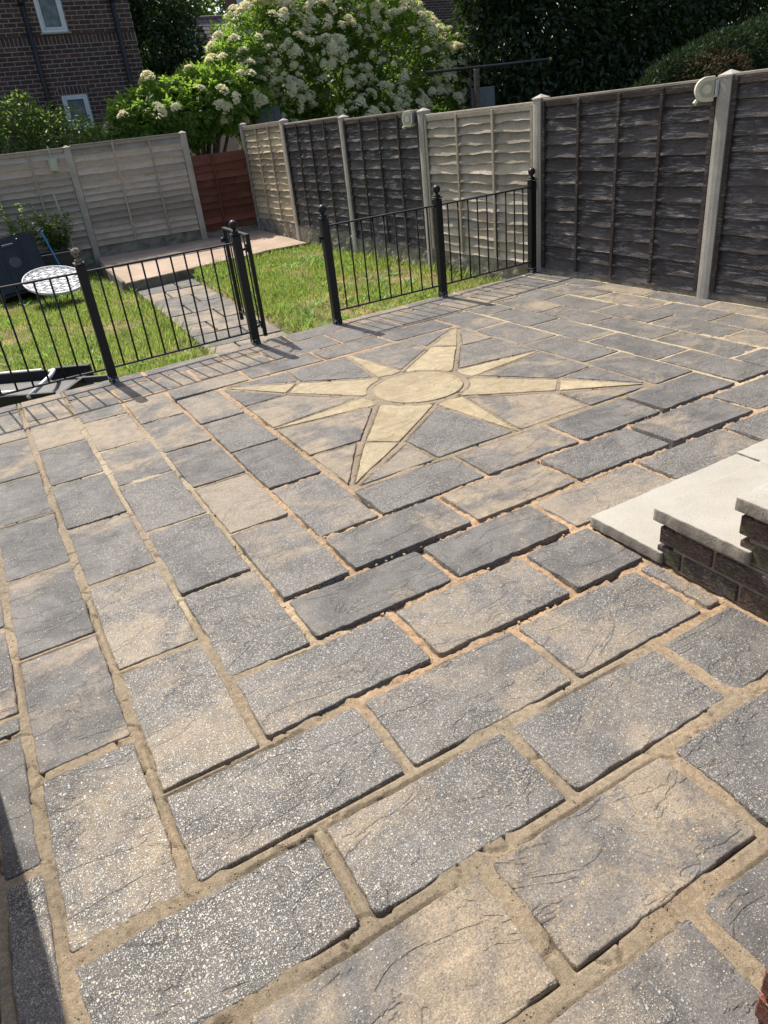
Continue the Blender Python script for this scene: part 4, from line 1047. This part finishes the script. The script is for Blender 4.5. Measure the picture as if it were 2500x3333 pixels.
# wheelie bin lying against the fence
bn = empty('black_bin', (-.62, 7.35, -.29)); tag(bn, 'black plastic bin lying back with ribbed base towards the patio', 'bin')
Rb = Matrix.Rotation(rad(-24), 3, 'X') @ Matrix.Rotation(rad(-6), 3, 'Y')
bm = bmesh.new(); bmesh.ops.create_cube(bm, size=1)
for q in bm.verts: q.co = Vector((q.co.x*(.72 if q.co.y < 0 else .86), q.co.y*.62, q.co.z*.80))
bmesh.ops.bevel(bm, geom=bm.edges[:], offset=.035, segments=3, affect='EDGES')
me = bpy.data.meshes.new('body'); bm.to_mesh(me); bm.free(); me.materials.append(M['black_plastic'])
bc = Vector((0, .12, .40)); o = inst('body', me, bn, bc, Rb.to_euler())
for x in (-.16, .15): MB().box((x, -.315, .0), (.03, .03, .66), None, .01).build('rib', M['black_plastic'], bn, bc).rotation_euler = Rb.to_euler()
MB().tube([(0, -.305, .02), (0, -.325, .02)], [.085, .078], 24).tube([(0, -.32, .02), (0, -.328, .02)], [.055, .052], 24).build('hub_recess', M['grey_plastic'], bn, bc).rotation_euler = Rb.to_euler()
MB().box((0, -.318, .27), (.17, .02, .035), None, .008).build('handle_slot', M['grey_plastic'], bn, bc).rotation_euler = Rb.to_euler()
bx2 = empty('black_crate', (-.02, 7.75, -.29)); tag(bx2, 'black plastic crate standing behind the bin below the green shrub', 'crate')
for (c_, d_) in (((0, -.2, .27), (.48, .02, .54)), ((0, .2, .27), (.48, .02, .54)), ((-.23, 0, .27), (.02, .38, .54)), ((.23, 0, .27), (.02, .38, .54)), ((0, 0, .012), (.46, .38, .02)), ((0, -.212, .52), (.52, .02, .04))):
    MB().box(c_, d_, None, .004).build('side_panel' if d_[2] > .1 else ('rim' if d_[2] > .03 else 'base'), M['black_plastic'], bx2)
bl = MB().tube([(0, 0, 0), (-.10, .12, .50)], .012, 10).build('broom_handle', M['blue'], None, (-.03, 7.25, .02)); tag(bl, 'blue broom handle leaning by the black crate', 'handle')
bl.location = (-.03, 7.2, -.02)
MB().tube([(-.10, .12, .50), (-.125, .15, .62)], .016, 10).build('grip', M['blue'], bl)
MB().sphere((-.128, .153, .63), .02, 8, 6).build('end_cap', M['black_plastic'], bl)
cn = MB().tube([(0, 0, 0), (-.02, .06, .55), (-.06, .14, 1.30)], [.017, .016, .013], 8).build('cane', M['cane'], None, (.38, 8.62, -.29)); tag(cn, 'pale cane leaning against the grey back fence', 'cane')
pot = empty('hanging_pot', (.46, BY-.07, 1.40)); tag(pot, 'pale green plastic pot hanging on the back fence', 'pot')
m = MB(); n = 20; prof = [(.052, -.09), (.056, -.085), (.075, .075), (.083, .076), (.083, .092), (.076, .092), (.070, .07), (.05, -.08)]
vs_ = [(r_*math.cos(2*math.pi*i/n), r_*math.sin(2*math.pi*i/n), z) for r_, z in prof for i in range(n)]
fs = [(j*n+i, j*n+(i+1) % n, (j+1)*n+(i+1) % n, (j+1)*n+i) for j in range(len(prof)-1) for i in range(n)]+[tuple(range(n-1, -1, -1)), tuple((len(prof)-1)*n+i for i in range(n))]
m.add(vs_, fs).build('bowl', M['pot'], pot, smooth=False)
MB().box((-.005, .03, .17), (.018, .006, .20)).box((-.005, .06, .268), (.018, .065, .006)).box((-.005, .088, .245), (.018, .006, .05)).build('hook', M['pot'], pot)
# cold frame just over the patio edge at the far left
cf = empty('cold_frame', (-1.12, 1.52, -.29)); tag(cf, 'dark grey plastic panels with white edging lying below the patio edge', 'panel')
Rc = Matrix.Rotation(rad(-33), 3, 'Z')
def cbox(nm, c_, d_, mat, tilt=0): MB().box(Rc @ Vector(c_), d_, Rc @ Matrix.Rotation(rad(tilt), 3, 'X'), .003).build(nm, M[mat], cf)
cbox('base_panel', (-.05, .0, .17), (.95, .46, .02), 'black_plastic', 6)
cbox('side_panel', (-.05, .25, .22), (1.0, .03, .11), 'black_plastic', 0)
cbox('side_panel', (-.05, -.26, .16), (.85, .03, .16), 'black_plastic', 0)
cbox('end_panel', (.42, .0, .17), (.03, .50, .11), 'black_plastic', 0)
cbox('white_edge', (-.25, -.235, .262), (.62, .026, .014), 'upvc', 10)
cbox('white_edge', (-.22, .285, .27), (.46, .022, .012), 'upvc', 8)
cbox('corner_strip', (.30, .24, .285), (.30, .05, .014), 'black_plastic', 0)
cbox('end_strip', (.52, .12, .20), (.30, .03, .05), 'grey_plastic', 0)
MB().tube([Rc @ Vector(p) for p in ((.10, .24, .26), (.17, .18, .285), (.20, .06, .275), (.20, -.10, .26), (.17, -.28, .22))], .017, 10).build('hose', M['white_paint'], cf, smooth=True)
# cream line reels
def reel(label, y, z, s, rz):
    r_ = empty('line_reel', (FX-.095, y, z), rz); tag(r_, label, 'reel', 'cream line reels on the fence posts')
    def stad(R0, t0, t1, xe):
        pts = [(R0*math.cos(a), R0*math.sin(a)) for a in [math.pi/2+math.pi*i/18 for i in range(19)]]+[(xe, -R0), (xe, R0)]
        n = len(pts); return [(p[0], t0, p[1]) for p in pts]+[(p[0], t1, p[1]) for p in pts], [tuple(range(n)), tuple(range(2*n-1, n-1, -1))]+[(i, n+i, n+(i+1) % n, (i+1) % n) for i in range(n)]
    v_, f_ = stad(.088*s, -.034*s, .034*s, .055*s); o = MB().add(v_, f_).build('drum_case', M['cream'], r_)
    bv = o.modifiers.new('b', 'BEVEL'); bv.width = .006; bv.segments = 2
    v_, f_ = stad(.058*s, -.0372*s, -.0352*s, .050*s); MB().add(v_, f_).build('recess_panel', M['cream_dark'], r_)
    MB().tube([(0, -.034*s, 0), (0, -.041*s, 0)], [.034*s, .032*s], 20).build('hub', M['cream'], r_)
    for k in range(5): MB().box((.040*s, -.039*s, (k-2)*.016*s), (.022*s, .006*s, .004*s)).build('grip_rib', M['cream'], r_)
    MB().tube([(-.066*s, -.012*s, -.072*s), (-.085*s, -.016*s, -.095*s)], [.016*s, .018*s], 12).build('line_stop', M['cream'], r_)
    MB().box((.066*s, -.02*s, 0), (.014*s, .03*s, .115*s)).box((.078*s, .0, 0), (.006*s, .08*s, .11*s)).box((.062*s, -.03*s, -.055*s), (.03*s, .012*s, .008*s)).build('bracket', M['steel'], r_)
reel('cream line reel on the far post between dark and pale panels', 3.19, 1.462, .95, rad(-72))
reel('larger looking cream line reel on the near right post', -.805, 1.435, .88, rad(-42))

# ------------------------------------------------------------------ houses
def house_bricks(root, x0, x1, z0, z1, y, holes, single, seed, rowh=.075, bl=.225, mat1='brick_house', mat2='brick_house_far'):
    """running bond; the bricks inside the 'single' box are separate parts, the rest one joined part"""
    rr = random.Random(seed); run = MB(); cnt = 0
    full = MB().box((0, 0, 0), (bl-.014, .05, rowh-.013), None, 0).mesh('brick', M[mat1]); half = MB().box((0, 0, 0), (bl/2-.014, .05, rowh-.013)).mesh('brick', M[mat1])
    kz = 0; z = z0
    while z < z1-rowh*.5:
        x = x0-(bl/2 if kz % 2 else 0)
        while x < x1-.01:
            a, c = max(x, x0), min(x+bl, x1)
            for (hx0, hx1, hz0, hz1) in holes:
                if z+rowh > hz0+.01 and z < hz1-.01:
                    if a < hx1 and c > hx0:
                        if a < hx0 and c > hx0: c = hx0
                        elif c > hx1 and a < hx1: a = hx1
                        else: c = a
            if c-a > .03:
                mx = (a+c)/2; yy_ = y+rr.uniform(-.002, .002)
                if single(mx, z) and cnt < 290:
                    inst('brick', full, root, (mx-root.location.x, yy_-root.location.y, z+rowh/2-root.location.z), (0, 0, 0), ((c-a-.014)/(bl-.014), 1, 1)); cnt += 1
                else:
                    run.box((mx-root.location.x, yy_-root.location.y, z+rowh/2-root.location.z), (c-a-.014, .05, rowh-.013))
            x += bl
        z += rowh; kz += 1
    o = run.build('brick_run', M[mat2], root); o['kind'] = 'stuff'
def core_wall(root, x0, x1, z0, z1, y, wins, depth):
    """mortar-faced wall with real window openings, and a dark room behind it"""
    xs = sorted({x0, x1, *[w_[0] for w_ in wins], *[w_[1] for w_ in wins]}); zs = sorted({z0, z1, *[w_[2] for w_ in wins], *[w_[3] for w_ in wins]})
    m = MB(); l = root.location
    for i in range(len(xs)-1):
        for j in range(len(zs)-1):
            cx, cz = (xs[i]+xs[i+1])/2, (zs[j]+zs[j+1])/2
            if any(w_[0] < cx < w_[1] and w_[2] < cz < w_[3] for w_ in wins): continue
            m.box((cx-l.x, y+.15-l.y, cz-l.z), (xs[i+1]-xs[i], .30, zs[j+1]-zs[j]))
    m.build('wall', M['mortar_house'], root)
    MB().box(((x0+x1)/2-l.x, y+.30+depth/2-l.y, (z0+z1)/2-l.z), (x1-x0-.002, depth, z1-z0-.002)).build('rear_wall', M['brick_plain'], root)
def window(root, x0, x1, z0, z1, y, bars=()):
    l = root.location
    f = MB(); t = .055
    for (a, c, e, g) in ((x0, x0+t, z0, z1), (x1-t, x1, z0, z1), (x0+t, x1-t, z0, z0+t), (x0+t, x1-t, z1-t, z1)): f.box(((a+c)/2-l.x, y-l.y, (e+g)/2-l.z), (c-a, .06, g-e), None, .006)
    for bx_ in bars: f.box((bx_-l.x, y-l.y, (z0+z1)/2-l.z), (.06, .058, z1-z0-.1), None, .006)
    wo = f.build('window', M['upvc'], root)
    i_ = t+.002; s = MB()
    for (a, c, e, g) in ((x0+i_, x0+i_+.03, z0+i_, z1-i_), (x1-i_-.03, x1-i_, z0+i_, z1-i_), (x0+i_+.03, x1-i_-.03, z0+i_, z0+i_+.03), (x0+i_+.03, x1-i_-.03, z1-i_-.03, z1-i_)): s.box(((a+c)/2-l.x, y-.012-l.y, (e+g)/2-l.z), (c-a, .05, g-e), None, .005)
    s.build('sash', M['upvc'], wo)
    MB().box(((x0+x1)/2-l.x, y+.018-l.y, (z0+z1)/2-l.z), (x1-x0-.12, .012, z1-z0-.12)).build('pane', M['glass'], wo)
HY = 12.40
hA = empty('brick_house', (0, HY, -.4)); tag(hA, 'dark brown brick house at the upper left with black drainpipes', 'house')
W1 = (1.375, 1.855, 3.57, 4.55); W2 = (1.395, 1.885, 1.95, 2.550)
holes = [W1, W2, (-10, 10, 3.40, 3.515), (1.36, 1.92, 2.56, 2.69)]
house_bricks(hA, -3.2, 3.11, .30, 5.2, HY+.02, holes, lambda x, z: x > .55 and 2.25 < z < 4.15, 41)
core_wall(hA, -3.2, 3.105, -.4, 5.25, HY+.003, [W1, W2], 5.6)
sb = MB().box((0, 0, 0), (.062, .05, .137)).mesh('soldier_brick', M['brick_house'])
x = -.3
while x < 3.08: inst('soldier_brick', sb, hA, (x+.037, +.02, 3.45+.4)); x += .0755
x = 1.36
while x < 1.90: inst('soldier_brick', sb, hA, (x+.037, .02, 2.625+.4)); x += .0755
MB().box((-.05, .012, 3.530+.4), (6.32, .060, .016), None, .004).build('string_course', M['brick_plain'], hA)
window(hA, *W1, HY+.05); window(hA, *W2, HY+.05)
MB().box((1.615, -.008, 3.556+.4), (.56, .09, .03), None, .004).build('sill', M['stone'], hA)
for xp in (1.145, 2.775):
    m = MB().tube([(xp, -.07, .4), (xp, -.07, 5.6)], .043, 12)
    for z in (1.1, 2.75, 4.4): m.tube([(xp, -.07, z), (xp, -.07, z+.12)], .055, 12)
    m.build('drainpipe', M['black_plastic'], hA, smooth=True)
MB().add([(-3.6, -.5, 5.7), (3.4, -.5, 5.7), (3.4, 3.0, 7.9), (-3.6, 3.0, 7.9), (-3.6, 6.5, 5.7), (3.4, 6.5, 5.7), (-3.6, -.5, 5.62), (3.4, -.5, 5.62), (3.4, 6.5, 5.62), (-3.6, 6.5, 5.62)],
         [(0, 1, 2, 3), (3, 2, 5, 4), (6, 9, 8, 7), (0, 6, 7, 1), (4, 5, 8, 9), (0, 3, 4, 9, 6), (1, 7, 8, 5, 2)]).build('roof', M['roof'], hA)
# tiled roof seen between tree and elder
hB = empty('tiled_house', (9.5, 26, -.4)); tag(hB, 'house of which only a grey brown tiled roof shows behind the elder', 'house')
MB().box((0, 2.5, 2.0), (4.6, 5.0, 4.0)).build('wall', M['mortar_house'], hB)
a0, a1 = Vector((0, -.35, 3.9)), Vector((0, 1.9, 6.05)); dd = (a1-a0); sl_ = math.atan2(dd.z, dd.y); nrow = 15
rf = MB().add([(-1.45, a0.y+.05, a0.z-.05), (2.6, a0.y+.05, a0.z-.05), (2.6, a1.y, a1.z-.05), (-1.45, a1.y, a1.z-.05), (-1.45, 5.4, 3.9), (2.6, 5.4, 3.9)], [(0, 1, 2, 3), (3, 2, 5, 4), (0, 3, 4), (1, 5, 2), (0, 4, 5, 1)]).build('roof', M['roof'], hB)
for k in range(nrow):
    c_ = a0+dd*((k+.5)/nrow); MB().box((.575, c_.y, c_.z), (4.05, dd.length/nrow*1.18, .03), Matrix.Rotation(sl_-.05, 3, 'X')).build('tile_course', M['roof'], rf)
for k in range(14): MB().tube([(-1.45+k*.29, a1.y, a1.z), (-1.45+k*.29+.27, a1.y, a1.z)], .09, 8).build('ridge_tile', M['roof'], rf)
# right hand house behind the elder
hC = empty('brick_house', (12.5, 19.4, -.4)); tag(hC, 'red brown brick house glimpsed between the elder and the laurel', 'house')
WC = (14.35, 15.75, 2.1, 3.36)
house_bricks(hC, 8.2, 17.4, 1.2, 6.0, 19.38, [WC, (-50, 50, 3.385, 3.51)], lambda x, z: 14.0 < x < 16.6 and 3.46 < z < 4.9, 43)
core_wall(hC, 8.2, 17.4, -.4, 6.0, 19.363, [WC], 1.3)
window(hC, *WC, 19.43, (15.05,))
x = 13.0
while x < 17.2: inst('soldier_brick', sb, hC, (x+.037-12.5, -.022, 3.45+.4)); x += .0755
MB().box((2.6, -.05, 3.54+.4), (5.0, .09, .03)).build('string_course', M['stone'], hC)
MB().box((-4.42, -.06, 4.6), (.16, .10, 3.6)).build('corner_board', M['upvc'], hC)
MB().tube([(-3.75, -.08, .6), (-3.75, -.08, 6.3)], .045, 10).build('drainpipe', M['upvc'], hC, smooth=True)
MB().add([(-5.0, -.5, 6.3), (5.4, -.5, 6.3), (5.4, 1.0, 7.3), (-5.0, 1.0, 7.3), (5.4, 2.2, 6.3), (-5.0, 2.2, 6.3)], [(0, 1, 2, 3), (3, 2, 4, 5), (0, 5, 4, 1), (0, 3, 5), (1, 4, 2)]).build('roof', M['roof'], hC)
# neighbour's grey boards and posts, and the black pole frame
def grey_fence(label, x0, x1, y, z1, posts):
    r_ = empty('garden_fence', ((x0+x1)/2, y, -.42)); tag(r_, label, 'fence', 'grey neighbour fences')
    n = max(int((x1-x0)/.15), 1)
    for k in range(n): MB().box((-(x1-x0)/2+(k+.5)*(x1-x0)/n, 0, (z1+.42)/2), ((x1-x0)/n-.008, .02, z1+.42), None, .003).build('board', M['shed'], r_)
    for xp, zp in posts: MB().box((xp-(x0+x1)/2, -.06, (zp+.42)/2), (.10, .10, zp+.42), None, .02).build('post', M['bark'], r_)
grey_fence('grey board fence between the two elders above the golden panel', 4.35, 4.95, 10.05, 1.93, ((4.42, 2.08),))
grey_fence('grey board fence below the black pole by the laurel', 8.95, 9.55, 9.3, 1.85, ((9.05, 2.2),))
pf = empty('pole_frame', (8.35, 8.5, -.42)); tag(pf, 'black pole frame standing over the pale fence panel', 'frame')
MB().tube([(-1.0, 0, 2.585), (.9, -.05, 2.60), (1.93, -.05, 2.62)], .026, 10).build('top_pole', M['black_plastic'], pf)
for x in (0.0,): MB().tube([(x, 0, 0), (x+.01, 0, 2.58)], .014, 8).build('upright', M['black_plastic'], pf)
MB().tube([(1.93, -.05, 2.62), (1.99, -.05, 2.622)], .030, 10).build('end_cap', M['orange'], pf)
